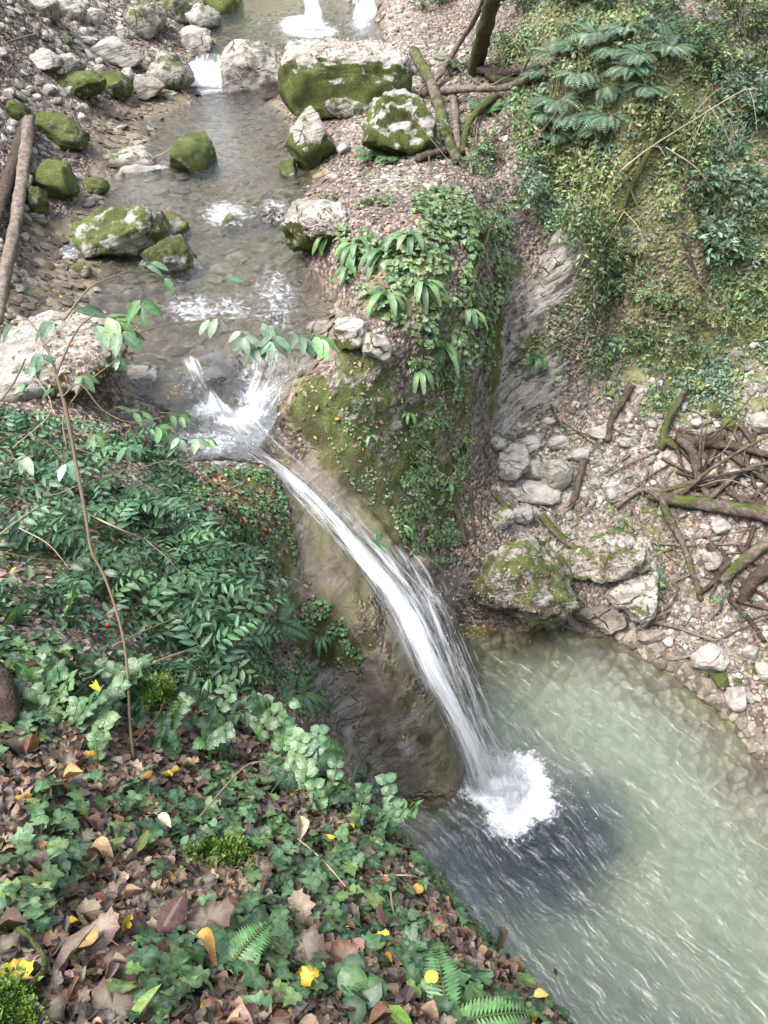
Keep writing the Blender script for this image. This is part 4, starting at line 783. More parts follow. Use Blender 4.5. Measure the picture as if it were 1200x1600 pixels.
# ------------------------------------------------------------------ driftwood and branches
def wood(name, label, cat, path, rpx, ms=0, tone=.6, grp=None, sides=12, rough=.34, lift=0.0, n=None, twigs=0, taper=.7, cl=None):
    pts = []
    r0 = rpx/FPX*depth(hit1(*path[len(path)//2][:2]))
    for q in path:
        lf = (q[2] if len(q) > 2 else 0) + lift; pts.append(rest(q[0], q[1], r0*.7 + lf))
    pts = smooth_path(pts, n or max(8, len(path)*7)); m = len(pts); rd = r0*np.linspace(1, taper, m)
    c = pts[0].copy(); b = Batch(); b.tube(pts-c, rd, sides, rough=rough)
    o = link(name, b.mesh(name, M['bark'])); o.location = c; o.color = (ms, tone, 0, 1); tag(o, label, cat, grp)
    if twigs:
        for k in range(twigs):
            b = Batch(); i = rng.integers(m//4, m-1); d = unit(rng.normal(size=3)+[0, 0, .6]); L = r0*rng.uniform(6, 16); b.tube(smooth_path([pts[i]-c, pts[i]-c+d*L*.5, pts[i]-c+d*L+rng.normal(size=3)*L*.15], 6), r0*np.linspace(.35, .12, 6), 5)
            tw = link('twig', b.mesh('twig', M['bark']), o); tw.color = o.color
    return o
GW, GR = 'driftwood logs by the upper gravel', 'fallen branches above the plunge pool'
WD = [
('log','smooth pale bare log leaning on the left bank, forked at its middle','log',[(45,185,.1),(36,270,.12),(26,340,.12),(12,410,.15),(-4,500,.2)],10.5,0,.85,None,{}),
('branch','short broken side stub on the pale bare log','branch',[(34,300,.14),(46,284,.18),(48,276,.2)],5,0,.8,None,{}),
('log','dark rotten log lying behind the pale bare log','log',[(40,195,0),(22,250,0),(4,310,0),(-14,370,0)],11,.15,.15,None,{}),
('tree_trunk','slanting mossy tree trunk rising out of the top edge','tree trunk',[(742,108,0),(752,70,.5),(762,30,1.0),(778,-30,1.8)],11,.55,.3,None,dict(taper=.8)),
('branch','long thin dead branch leaning from the gravel up to the top edge','branch',[(660,150,0),(690,110,.15),(716,70,.35),(742,30,.7),(760,-10,1.1)],4.5,.1,.6,GW,dict(twigs=3)),
('log','thick grey log with mossy end standing against the driftwood','log',[(646,80,.12),(668,118,.1),(684,160,.08),(700,215,.05),(716,252,0)],9,.35,.6,GW,{}),
('log','weathered pale log on top of the driftwood pile','log',[(692,142,.12),(738,138,.14),(790,136,.15),(850,112,.15)],6.5,.05,.75,GW,dict(twigs=3)),
('log','brown log lying across the back of the driftwood pile','log',[(748,108,.06),(790,114,.06),(842,106,.06)],7,.2,.35,GW,{}),
('log','short mossy log end right of the slanting trunk','log',[(764,118,.02),(800,128,.02),(830,126,.02)],8,.5,.4,GW,{}),
('branch','upright brown branch below the driftwood pile','branch',[(708,148,.05),(712,190,.05),(716,236,.03)],6.5,.1,.6,GW,{}),
('branch','pair of thin pale sticks standing at the end of the driftwood','branch',[(728,232,.12),(734,252,.06),(737,272,.02)],2.5,0,.85,GW,{}),
('log','mossy curved root at the right end of the driftwood','root',[(775,150,.1),(742,178,.1),(728,205,.08),(722,240,.02)],6,.5,.3,GW,{}),
('log','short dark log lying under the hanging moss boulder','log',[(652,248,.02),(676,240,.03),(702,233,.02)],6,.05,.3,GW,{}),
('branch','curving brown root reaching along the top of the gravel','root',[(665,135,.06),(692,112,.14),(700,90,.2),(706,85,.2)],4,.05,.55,GW,{}),
('log','thick bright mossy log entering from the right edge','log',[(1215,806,.1),(1130,792,.1),(1062,782,.08),(1015,772,.04)],12,.34,.4,GR,dict(twigs=3)),
('branch','mossy forked branch hanging down to the pool shore','branch',[(1034,768,.1),(1040,800,.1),(1062,840,.08),(1078,880,.06),(1096,938,.0)],6,.36,.4,GR,{}),
('log','stout mossy log slanting into the lower right bank','log',[(1215,830,.15),(1180,862,.12),(1150,888,.08),(1128,908,.02)],10,.32,.55,GR,{}),
('log','dark rotten log beneath the stout mossy one','log',[(1215,880,.05),(1180,905,.05),(1158,940,0)],13,.2,.08,GR,{}),
('log','reddish rotten log curving down through the branch heap','log',[(1062,686,.1),(1082,706,.1),(1092,745,.1),(1112,788,.04)],8,.05,.25,GR,dict(twigs=4)),
('log','long dark log across the top of the branch heap','log',[(1056,682,.08),(1110,694,.1),(1160,700,.1),(1215,716,.1)],7.5,.3,.12,GR,{}),
('branch','thin branch crossing the heap to the right edge','branch',[(1110,778,.1),(1150,742,.15),(1180,728,.18),(1210,722,.2)],4,.05,.4,GR,dict(twigs=4)),
('branch','dark branch under the heap running to the mossy log','branch',[(1120,745,.02),(1150,775,.02),(1196,792,.02)],6,.1,.12,GR,{}),
('branch','mossy stump like root above the branch heap','root',[(1034,690,0),(1042,660,.1),(1058,632,.15),(1072,606,.2)],6,.36,.3,GR,{}),
('branch','moss coated stem leaning between the heap and the ivy','branch',[(1030,700,0),(1040,690,.05),(1058,700,.02)],7,.6,.3,GR,{}),
('branch','long slender branch lying across the rubble','branch',[(962,792,.05),(1000,766,.08),(1040,768,.1),(1100,774,.08)],4,.05,.6,GR,dict(twigs=5)),
('branch','dark rotten branch leaning on the leafy gully bank','branch',[(988,600,.05),(972,628,.06),(955,655,.05),(950,690,.02)],6,.1,.2,GR,{}),
('branch','dark bark covered stick standing in the rubble','branch',[(912,718,.05),(905,750,.05),(893,792,0)],6,.05,.2,GR,{}),
('branch','brown crooked root coming down from the bushes on the right','root',[(1066,290,.1),(1066,340,.1),(1072,385,.08),(1094,450,.02)],4.5,.05,.25,None,{}),
('branch','dark branch leaning at the foot of the ferny cliff','branch',[(704,752,.1),(712,790,.08),(728,852,.0)],6,.15,.35,GR,{}),
('branch','thin mossy stem curving beside the dark branch of the cliff foot','branch',[(770,770,.05),(800,800,.05),(835,820,.02)],4,.4,.4,GR,{}),
('branch','mossy branch draped along the broad low rock','branch',[(845,806,.12),(890,850,.14),(950,880,.12),(1000,884,.1)],6,.4,.5,GR,{}),
('branch','long straight stick lying at the water edge','branch',[(998,968,.05),(1040,976,.05),(1080,988,.05),(1120,1004,.05)],3.2,.0,.55,GR,{}),
('branch','white bare stick end poking over the shallows','branch',[(1044,1030,.04),(1064,1028,.05),(1082,1024,.05)],2.6,0,1,GR,{}),
('branch','thin pale stick standing above the cream rock','branch',[(1112,965,.05),(1126,945,.1),(1134,922,.15)],2.3,0,.9,GR,{}),
('branch','thin twig bridging from the shore to the tilted slab','branch',[(1010,975,.05),(1030,962,.12),(1052,952,.15)],2.5,0,.6,GR,{}),
('branch','slender mossy trunk leaning over the fern bank','branch',[(724,500,.1),(738,450,.25),(752,400,.35),(778,322,.4)],3.6,.4,.45,None,dict(twigs=3)),
('branch','upright rotten stick at the foot of the chute cliff','branch',[(735,760,.0),(738,800,.0),(742,850,.0)],3,.2,.2,GR,{}),
('branch','mossy leaning stem among the shrubs of the right hillside','branch',[(960,348,.1),(982,300,.2),(1010,245,.3),(1034,198,.4)],5.5,.55,.4,None,dict(twigs=3)),
('log','black rotten stump at the left edge of the near bank','stump',[(-20,1045,.05),(4,1080,.06),(14,1130,.02)],22,.05,.02,None,{}),
('branch','mossy stick in the litter near the bottom left','branch',[(30,1560,.05),(70,1500,.05),(10,1430,.04)],5,.4,.2,None,{}),
]
for w_ in WD:
    wood(w_[0], w_[1], w_[2], w_[3], w_[4], w_[5], w_[6], w_[7], **w_[8])
# chips and pebbles too many to count
def chips(name, label, poly, n, lo, hi, cols, mask=None, flat=.5, wet_=0):
    b = Batch(); p, nn = surf_pts(poly, n, mask)
    T_ = []
    for k in range(4):
        V, F = ICO[2]; r = np.random.default_rng(k); V = V.copy()
        for _ in range(7): q = unit(r.normal(size=3)); d = r.uniform(.45, .75); V = V - q*np.maximum(0, V@q-d)[:, None]
        T_.append((V*[1, .8, flat], F, np.zeros((0, 4), int), np.zeros(len(V))))
    w_ = rng.integers(0, 4, len(p)); s_ = lo+(hi-lo)*rng.random(len(p))**2.2; d = rng.normal(size=p.shape); R = frames(d-nn*(d*nn).sum(1, keepdims=True), unit(nn+rng.normal(0, .25, nn.shape))); C = np.array(cols)[rng.integers(0, len(cols), len(p))]*rng.uniform(.75, 1.2, (len(p), 1))
    for j in range(4): m = w_ == j; b.leaves(T_[j], p[m]+nn[m]*s_[m][:, None]*.1, R[m], s_[m], C[m])
    return tag(link(name, b.mesh(name, M['chip'], False)), label, 'gravel', kind='stuff')
t = NT('chip'); _a = t.attr('Col'); _n = t.noise(t.geo(), 40, 5, 0.65); M['chip'] = t.done(t.bsdf(t.mix(t.map(_n, .35, .6, .7, 0), _a, t.mix(1.0, _a, (.5, .46, .42), 'MULTIPLY')), .8, t.bump(_n, .01, .8), .3))
SC = [(.26,.235,.205),(.17,.145,.12),(.34,.315,.28),(.12,.10,.08),(.22,.19,.16),(.42,.395,.355)]; BC = [(.14,.115,.085),(.20,.165,.125),(.10,.08,.06),(.26,.225,.18),(.17,.15,.12)]
chips('rubble', 'small angular stone chips covering the rubble slope above the pool', [(740,700),(860,640),(1000,600),(1100,560),(1220,520),(1220,1150),(1080,1020),(960,960),(860,830),(760,820)], 3000, .012, .06, SC, gridmask(np.clip(grav*1.2, .1, 1)*np.clip(.5+1.6*fbm(GP*1.6, 3), .05, 1)*np.clip(1-moss, .1, 1)))
chips('streambed_pebbles', 'flat brown pebbles paving the streambed', STREAM, 5200, .02, .10, BC, gridmask(np.clip(bed, 0, 1)), .32)
chips('gravel', 'pale gravel and chips on the upper terrace', [(500,60),(760,30),(800,260),(740,300),(560,300),(500,270),(540,180),(640,90)], 2000, .015, .07, SC, gridmask(np.clip(grav*1.2+.1, 0, 1)*np.clip(.5+1.6*fbm(GP*1.6, 3), .05, 1)))
chips('scree', 'stones and chips strewn over the upper left slope', [(-20,-10),(300,-10),(300,110),(200,150),(120,190),(130,340),(40,350),(40,560),(-20,560)], 2400, .015, .10, SC)
chips('shore_pebbles', 'brown pebbles under the shallow rim of the pool', [(780,960),(960,960),(1100,1060),(1220,1180),(1220,1380),(1120,1260),(1000,1120),(860,1030)], 900, .03, .11, BC, None, .35)
# loose sticks on the rubble
ANCH += [(w_[3][len(w_[3])//2][0], w_[3][len(w_[3])//2][1], short(w_[1])) for w_ in WD]
def sticks(lbl, grp, poly, n, lo, hi, tone, rm=1.0):
    poly = np.array(poly); out = 0
    while out < n:
        px, py = rng.uniform(poly[:, 0].min(), poly[:, 0].max()), rng.uniform(poly[:, 1].min(), poly[:, 1].max())
        if not inside(np.array(px), np.array(py), poly): continue
        an = rng.uniform(0, math.pi); L = rng.uniform(lo, hi)/2; q = [(px-L*math.cos(an), py-L*math.sin(an), .02), (px+rng.uniform(-4, 4), py+rng.uniform(-4, 4), .05), (px+L*math.cos(an), py+L*math.sin(an), rng.uniform(.02, .1))]
        ow = 'level' if abs(math.sin(an)) < .35 else 'upright' if abs(math.sin(an)) > .9 else 'slanting'; sw = 'short' if L*2 < lo+(hi-lo)*.4 else 'long'
        wood('stick', near_label(f'{sw} {ow} {lbl}', px, py), 'stick', q, rng.uniform(1.0, 2.3)*rm*(1 if rm == 1 else rng.uniform(.5, 1)), rng.uniform(0, .2), rng.uniform(*tone), grp, 5, .2, 0, 8, 0, .5); out += 1
sticks('thin stick', 'sticks on the rubble', [(860,640),(1000,640),(1190,620),(1190,1040),(1030,1000),(930,800),(800,810),(760,720)], 100, 30, 95, (.2, .9))
sticks('dark rotten stick', 'rotten sticks in the branch heap', [(1050,670),(1195,690),(1195,800),(1110,790),(1060,740)], 26, 40, 120, (.0, .3), 3.2)
sticks('dark rotten stick', 'rotten sticks under the mossy log', [(1090,860),(1195,850),(1195,980),(1110,960)], 14, 40, 110, (.0, .3), 3.2)
sticks('thin stick', 'sticks by the driftwood', [(640,90),(830,90),(860,200),(740,290),(650,240)], 30, 20, 60, (.3, .8))
sticks('thin twig', 'twigs by the stream', [(0,20),(200,30),(200,130),(60,330),(0,330)], 12, 18, 45, (.3, .7))
# ------------------------------------------------------------------ leaf shapes: (vertices, tris, quads, rib); leaf runs along +y, faces +z, length 1
def t_oval(wd=.4, peak=.4, n=5, fold=.12, curl=.15, stalk=0.0, cup=0.0, wave=0):
    V = []; rib = []; Q = []
    for k in range(n+1):
        y = k/n; ww = wd/2*(math.sin(math.pi*min(1, max(0.0, (y**(math.log(.5)/math.log(peak)) if 0 < y < 1 else y))))**.8 if 0 < y < 1 else 0.02)
        z = -curl*(y**2) + stalk
        for sgn in (-1, 0, 1):
            V.append((sgn*ww, y, z + (fold*ww*2 if sgn else 0) + cup*(ww*2)**2*abs(sgn) + wave*math.sin(k*2.4+sgn)*abs(sgn))); rib.append(0.0 if sgn else 1.0)
    for k in range(n):
        a = 3*k; Q += [(a, a+1, a+4, a+3), (a+1, a+2, a+5, a+4)]
    return np.array(V), np.zeros((0, 3), int), np.array(Q), np.array(rib)
def t_lobed(out, ctr=(0, .38), fold=.15, curl=.2, bend=0.0, seed=0, crumple=0.0):
    pts = list(out) + [(-x, y) for x, y in out[::-1] if abs(x) > 1e-6]; n = len(pts); r = np.random.default_rng(seed)
    mid = [((x+ctr[0])/2, (y+ctr[1])/2) for x, y in pts]
    A = np.array(pts + mid + [ctr], float); T = []; Q = []
    for k in range(n): Q.append((k, (k+1) % n, n+(k+1) % n, n+k)); T.append((n+k, n+(k+1) % n, 2*n))
    x, y = A[:, 0], A[:, 1]; z = fold*np.abs(x) - curl*((y-.3)**2) - bend*x*x + crumple*r.normal(size=len(A))
    rib = np.zeros(len(A)); tips = [k for k in range(n) if math.hypot(pts[k][0], pts[k][1]-ctr[1]) > .45]
    rib[n:2*n] = .35; rib[2*n] = 1
    for k in tips: rib[k] = .7; rib[n+k] = 1
    return np.stack([x, y, z], 1), np.array(T), np.array(Q), rib
IVY = [(0, .06), (.2, -.06), (.42, .02), (.56, .22), (.36, .34), (.46, .58), (.27, .62), (.14, .8), (0, 1.05)]
MAPLE = [(0, 0), (.16, .03), (.36, -.02), (.42, .12), (.58, .24), (.55, .38), (.62, .58), (.46, .56), (.38, .66), (.30, .84), (.17, .80), (0, 1.02)]
HAZEL0 = [(0, .03), (.2, 0), (.38, .1), (.46, .3), (.47, .45), (.44, .6), (.34, .72), (.26, .82), (.12, .9), (0, 1.05)]
HAZEL = [HAZEL0[0]] + [q for a_, c_ in zip(HAZEL0[1:-1], HAZEL0[2:]) for q in (a_, ((a_[0]+c_[0])/2*.90, (a_[1]+c_[1])/2))] + [HAZEL0[-1]]
ROUND = [(0, .1), (.22, .0), (.42, .14), (.5, .38), (.44, .64), (.28, .82), (0, .92)]
L_ivy = [t_lobed(IVY, fold=f, curl=c, seed=k, crumple=.012) for k, (f, c) in enumerate([(.15, .2), (-.1, .3), (.3, .4), (.1, -.15)])]
L_hazel = [t_lobed(HAZEL, fold=f, curl=c, seed=k, crumple=.015) for k, (f, c) in enumerate([(.2, .3), (.1, .5), (-.15, .3)])]
L_round = [t_lobed(ROUND, fold=f, curl=c, seed=k) for k, (f, c) in enumerate([(.15, .2), (.0, .3)])]
L_dmaple = [t_lobed(MAPLE, fold=f, curl=c, bend=b_, seed=k, crumple=.05) for k, (f, c, b_) in enumerate([(.3, .5, .2), (-.2, .9, -.9), (.6, -.5, .4), (-.5, .3, 1.0), (.1, 1.2, .1)])]
L_doval = [t_oval(.55, .45, 6, f, c, 0, cu, .03) for f, c, cu in [(.3, .3, .5), (-.3, .6, -.9), (.8, -.3, .9), (.2, .9, 1.6), (-.6, .2, .5)]]
L_lance = [t_oval(w_, .42, 4, f, c) for w_, f, c in [(.36, .25, .15), (.42, .15, .3), (.32, .3, .05)]]
L_small = [t_oval(.55, .42, 2, .2, .2), t_oval(.45, .4, 2, -.1, .3)]
L_pinna = t_oval(.3, .35, 2, .1, .2)
def pal(name, n, r=rng):
    P_ = {'dead': [(.11,.07,.05),(.16,.105,.08),(.22,.15,.115),(.30,.21,.15),(.08,.05,.04),(.15,.11,.095),(.19,.145,.13),(.36,.26,.17),(.21,.11,.07),(.10,.075,.065)],
          'deadfar': [(.16,.11,.09),(.24,.175,.15),(.31,.235,.205),(.38,.29,.24),(.12,.08,.06),(.35,.24,.15),(.28,.22,.21)],
          'yellow': [(.62,.42,.03),(.55,.33,.04),(.5,.24,.03),(.66,.5,.08)],
          'ivy': [(.05,.11,.05),(.07,.15,.06),(.09,.185,.075),(.04,.09,.045),(.12,.22,.09),(.14,.22,.07)],
          'ruscus': [(.04,.11,.055),(.055,.14,.065),(.08,.185,.08),(.03,.08,.04),(.11,.22,.09)],
          'herb': [(.09,.19,.075),(.075,.155,.065),(.12,.22,.09),(.06,.13,.06),(.11,.20,.11)],
          'fresh': [(.13,.25,.09),(.10,.21,.08),(.18,.30,.12),(.09,.18,.075),(.15,.27,.13)],
          'fern': [(.07,.18,.06),(.09,.21,.07),(.06,.14,.05)],
          'blue': [(.14,.23,.15),(.18,.28,.19),(.10,.18,.11),(.22,.32,.21)],
          'hill': [(.19,.29,.10),(.11,.19,.08),(.15,.25,.10),(.20,.29,.12),(.08,.14,.06),(.26,.31,.13),(.16,.26,.16)],
          'pale': [(.24,.31,.13),(.29,.34,.15),(.33,.33,.15),(.19,.27,.12)]}[name]
    a = np.array(P_)[r.integers(0, len(P_), n)]; return a*r.uniform(.75, 1.25, (n, 1))*(1+r.normal(0, .06, (n, 3)))
def lay(batch, tpls, p, n, size, col, tilt=.35, up=.5, lift=.01):
    """leaves lying on a surface"""
    k = len(p); nn = unit(n*(1-up) + np.array([0, 0, 1])*up + rng.normal(0, tilt, (k, 3))); d = rng.normal(size=(k, 3)); d -= nn*(d*nn).sum(1, keepdims=True)
    R = frames(d, nn); w_ = rng.integers(0, len(tpls), k); pp = p + nn*lift*rng.uniform(.2, 1.5, (k, 1)) - unit(d)*size[:, None]*.5
    for j, t_ in enumerate(tpls):
        m = w_ == j; batch.leaves(t_, pp[m], R[m], size[m], col[m])
def stuff(name, batch, mat, label, cat):
    return tag(link(name, batch.mesh(name, mat)), label, cat, kind='stuff')
# ------------------------------------------------------------------ litter and ground cover
NEAR = [(-2200, 800), (-600, 960), (60, 1000), (220, 1080), (330, 1120), (440, 1180), (560, 1240), (620, 1330), (700, 1420), (760, 1470), (880, 1620), (860, 1900), (-2200, 1900)]
b = Batch(); p, n = surf_pts(NEAR, 30000); s_ = .02+.05*rng.random(len(p))**1.6; lay(b, L_doval+L_dmaple, p, n, s_, pal('dead', len(p)), .38, .4, .02)
p, n = surf_pts(NEAR, 150); lay(b, L_doval+L_dmaple, p, n, rng.uniform(.025, .05, len(p)), pal('yellow', len(p)), .3, .4, .03)
stuff('leaf_litter', b, M['dead'], 'deep brown curled dead leaves covering the near bank', 'leaf litter')
b = Batch(); nobed = gridmask(np.clip(1-bed*1.6-wet, 0, 1)*np.clip(1-.8*grav, .25, 1)*np.clip(1-.85*rock, .12, 1))
p, n = surf_pts([(-420, -10), (620, -10), (900, 40), (1620, 100), (1620, 1200), (1220, 1200), (1000, 980), (700, 990), (600, 900), (620, 1300), (400, 1180), (-420, 1100)], 44000, nobed)
lay(b, L_small, p, n, rng.uniform(.03, .075, len(p)), pal('deadfar', len(p)), .3, .3, .012)
p, n = surf_pts([(860, 640), (950, 590), (1000, 640), (900, 700)], 350); lay(b, L_small, p, n, rng.uniform(.03, .06, len(p)), pal('dead', len(p))*1.5, .3, .3, .012)
p, n = surf_pts([(300, 740), (450, 740), (480, 900), (540, 930), (520, 1010), (420, 1080), (330, 900)], 700, nobed); lay(b, L_doval, p, n, rng.uniform(.03, .06, len(p)), pal('dead', len(p))*1.6, .3, .3, .012)
stuff('fallen_leaves', b, M['dead'], 'small faded dead leaves scattered over the far slopes and ledges', 'leaf litter')
b = Batch(); p, n = surf_pts([(-20, -10), (1220, -10), (1220, 1150), (900, 960), (600, 1300), (400, 1180), (-20, 1100)], 260); lay(b, L_small, p, n, rng.uniform(.035, .06, len(p)), pal('yellow', len(p)), .3, .3, .02)
for c, r_, m_ in ((( 742, 990), 14, 50), ((890, 690), 24, 40), ((275, 612), 12, 26), ((420, 785), 20, 30), ((1010, 580), 30, 20)):
    q = hit(rng.normal(c[0], r_, m_), rng.normal(c[1], r_*.5, m_)); lay(b, L_small, q, HN(q[:, 0], q[:, 1]), rng.uniform(.03, .05, m_), pal('yellow', m_), .2, .5, .02)
stuff('yellow_leaves', b, M['dead'], 'scattered small yellow and orange fallen leaves', 'leaf litter')
# ivy
def ivy(label, poly, n, lo, hi, palette='ivy', lift=.03, tpls=None, mask=None, clump=0.0, tilt=.35, k=1):
    b = Batch(); p, nn = surf_pts(poly, n*2 if clump else n, mask)
    if clump: p_, keep = p, fbm(p*clump+k*5, 2) > 0.02; p, nn = p[keep], nn[keep]
    lay(b, tpls or L_ivy, p, nn, rng.uniform(lo, hi, len(p)), pal(palette, len(p)), tilt, .45, lift); return stuff('ivy', b, M['leaf'], label, 'ivy')
ivy('dark green ivy creeping through the dead leaves of the near bank', NEAR, 9500, .03, .068, clump=2.6, lift=.045)
ivy('dense ivy along the edge of the near bank above the pool', [(480, 1200), (590, 1230), (640, 1320), (700, 1400), (790, 1500), (890, 1640), (760, 1640), (640, 1480), (520, 1360), (440, 1240)], 900, .03, .06, lift=.06)
ivy('ivy hanging over the fern bank between the stream and the gully', [(560, 320), (700, 300), (800, 320), (790, 430), (785, 520), (750, 590), (620, 520), (540, 440), (530, 380)], 3000, .035, .075, 'hill', .08, clump=3.0)
ivy('ivy and small creepers down the mossy cliff beside the chute', [(640, 560), (745, 560), (735, 700), (720, 870), (650, 900), (610, 800), (640, 700)], 4600, .02, .05, 'hill', .03, clump=3.0)
ivy('low green creepers on the mossy face left of the chute', [(250, 720), (440, 740), (470, 900), (560, 980), (570, 1060), (480, 1130), (400, 1060), (330, 900)], 4200, .018, .045, 'fresh', .03, clump=4.0)
ivy('tiny leaved creeper patches on the spur moss', [(500, 620), (640, 600), (660, 760), (600, 820), (520, 720)], 420, .015, .03, 'fresh', .02, clump=5.0)
# undergrowth on the right hillside and all remaining green ground
b = Batch(); vm = gridmask(np.clip(veg*1.3, 0, 1)); HILL = [(780, -10), (1620, -10), (1620, 900), (1230, 900), (1220, 700), (1100, 640), (1000, 650), (880, 620), (840, 540), (900, 400), (830, 330), (800, 200), (760, 60)]
p, n = surf_pts(HILL, 60000, vm); c = fbm(p*1.7, 3); m_ = c > -.18; p, n, c = p[m_], n[m_], c[m_]
lay(b, L_small+[L_lance[0]], p + n*np.clip(c, 0, .5)[:, None]*.35*rng.random((len(p), 1)), n, rng.uniform(.025, .085, len(p)), np.where((fbm(p*1.3+27, 2) > .22)[:, None], pal('blue', len(p)), np.where((fbm(p*.9+7, 2) > .05)[:, None], pal('hill', len(p)), pal('pale', len(p)))), .55, .2, .05)
stuff('undergrowth', b, M['leaf'], 'mixed low green undergrowth covering the right hillside', 'undergrowth')
b = Batch(); p, n = surf_pts([(560, 240), (640, 40), (860, 60), (860, 300), (720, 300), (560, 300)], 1700, gridmask(np.clip(1-grav, .2, 1))); lay(b, L_small, p, n, rng.uniform(.03, .07, len(p)), pal('hill', len(p)), .5, .2, .05)
p, n = surf_pts([(-1400, 500), (-20, 640), (240, 690), (420, 860), (430, 1080), (200, 1100), (-1400, 1000)], 16000); c = fbm(p*3, 2) > -.1; lay(b, L_lance, p[c], n[c], rng.uniform(.04, .08, c.sum()), pal('ruscus', c.sum())*.8, .6, .2, .06)
stuff('ground_cover', b, M['leaf'], 'dark low leaves filling the ground between the bushes', 'ground cover')

b = Batch(); p, n = surf_pts([(860, 600), (1220, 560), (1220, 1100), (1000, 960), (860, 860), (760, 800)], 3200); c = fbm(p*2.2+3, 3) > .08; lay(b, L_small+L_ivy[:1], p[c], n[c], rng.uniform(.02, .05, c.sum()), pal('hill', c.sum()), .5, .3, .03)
stuff('weeds', b, M['leaf'], 'patchy low weeds between the stones of the rubble slope', 'weeds')
# ------------------------------------------------------------------ plants
def arch(base, d, L, n=10, droop=.6, jit=.05):
    """arching stem: starts along d, bends down"""
    d = unit(np.array(d, float)); pts = [np.array(base, float)]; 
    for k in range(n-1):
        pts.append(pts[-1] + d*L/(n-1)); d = unit(d + np.array([0, 0, -droop/(n-1)*1.6]) + rng.normal(0, jit/ math.sqrt(n), 3))
    return np.array(pts)
def outdir(n, tilt=.8, prefer=None, pw=0.0):
    a = rng.uniform(0, 6.283); v = np.array([math.cos(a), math.sin(a), 0.0]); 
    if prefer is not None: v = unit(v*(1-pw) + unit(np.array([*prefer, 0.0]))*pw)
    return unit(v*tilt + np.array([0, 0, 1])*(1.15-tilt) + np.array(n)*.4)
def plant(name, label, cat, px, py, build, grp=None, lift=0.0, shift=None):
    g = hit1(px, py) if shift is None else np.array(shift, float); nrm = HN(g[0], g[1]); fo, st = Batch(), Batch(); build(fo, st, nrm)
    e = empty(name, g - nrm*0.01 + np.array([0, 0, lift])); tag(e, label, cat, grp)
    if fo.n: link('leaves', fo.mesh('leaves', M['leaf']), e)
    if st.n: link('stems', st.mesh('stems', M['stem']), e)
    return e
t = NT('stem'); M['stem'] = t.done(t.bsdf(t.mix(t.noise(t.geo(), 20, 3), t.attr('Col'), t.mix(1.0, t.attr('Col'), (.6, .55, .5), 'MULTIPLY')), .8, t.bump(t.noise(t.geo(), 90, 3), .003, .6), .2))
def shoot_leaves(fo, pts, L, wtpl, palette, nleaf, pairs=False, up=(0, 0, 1), spread=.9, start=.15, sizeprof=True, jit=.25):
    m = len(pts); tt = np.linspace(start, .98, nleaf); i = np.clip(tt*(m-1), 0, m-1.001); ii = i.astype(int); f = (i-ii)[:, None]
    p = pts[ii]*(1-f)+pts[ii+1]*f; ax_ = unit(pts[ii+1]-pts[ii]); side = unit(np.cross(ax_, np.array(up, float))); sz = L*(np.sin(np.pi*np.clip(tt*.75+.2, 0, 1))**.6 if sizeprof else np.ones(nleaf))
    C = pal(palette, 1).repeat(nleaf, 0)*rng.uniform(.8, 1.2, (nleaf, 1)); sgns = [1, -1] if pairs else [None]
    for s0 in sgns:
        sg = (np.where(np.arange(nleaf) % 2, 1., -1.) if s0 is None else np.full(nleaf, float(s0)))[:, None]
        d = unit(ax_*(1-spread*.55) + side*sg*spread + rng.normal(0, jit*.5, (nleaf, 3))); n_ = unit(np.cross(side, ax_)*1.0 + rng.normal(0, jit, (nleaf, 3))); n_ *= np.sign((n_@np.array(up, float)))[:, None]+1e-6
        tl = wtpl if isinstance(wtpl, list) else [wtpl]; w_ = rng.integers(0, len(tl), nleaf); R = frames(d, n_)
        for j, t_ in enumerate(tl):
            q = w_ == j; fo.leaves(t_, p[q], R[q], sz[q]*rng.uniform(.85, 1.15, q.sum()), C[q])
def b_ruscus(n, L, leaf=.075, palette='ruscus', pref=(.6, -.5), pw=.35, nl=18, rad=.18):
    def f(fo, st, nrm):
        for _ in range(n):
            b0 = np.array([rng.normal(0, rad), rng.normal(0, rad), -.03]); pts = arch(b0, outdir(nrm, rng.uniform(.4, .9), pref, pw), L*rng.uniform(.6, 1.15), 10, .9)
            st.tube(pts, np.linspace(.004, .0015, 10), 4, (.05, .10, .035)); shoot_leaves(fo, pts, leaf, L_lance, palette, nl, jit=.3)
    return f
def b_fern(n, L, width=.16, palette='fern', pref=None, pw=0.0, npin=20, flat=.75):
    def f(fo, st, nrm):
        for k in range(n):
            pts = arch((0, 0, 0), outdir(nrm, flat, pref, pw), L*rng.uniform(.7, 1.1), 12, .9, .03); st.tube(pts, np.linspace(.003, .001, 12), 4, (.10, .13, .04))
            C = pal(palette, 1); tt = np.linspace(.12, .99, npin); i = np.clip(tt*11, 0, 10.999); ii = i.astype(int); g_ = (i-ii)[:, None]; p = pts[ii]*(1-g_)+pts[ii+1]*g_
            a = unit(pts[ii+1]-pts[ii]); sd_ = unit(np.cross(a, [0, 0, 1.0])); ln = width*L/.5*np.clip(np.sin(np.pi*(tt*.8+.18))**.8, .06, 1)*.5
            for sg in (1, -1):
                d = unit(sd_*sg + a*.35 + np.array([0, 0, -.12])); n_ = np.cross(sd_, a)
                # each pinna: a narrow toothed blade
                sc = np.stack([ln*1.0, ln, ln*.6], 1); fo.leaves(L_pinna, p, frames(d, n_ + rng.normal(0, .12, n_.shape)), sc, C.repeat(npin, 0)*rng.uniform(.85, 1.15, (npin, 1)))
    return f
L_strap = t_oval(.16, .5, 9, .12, .0, 0, 0, .012)
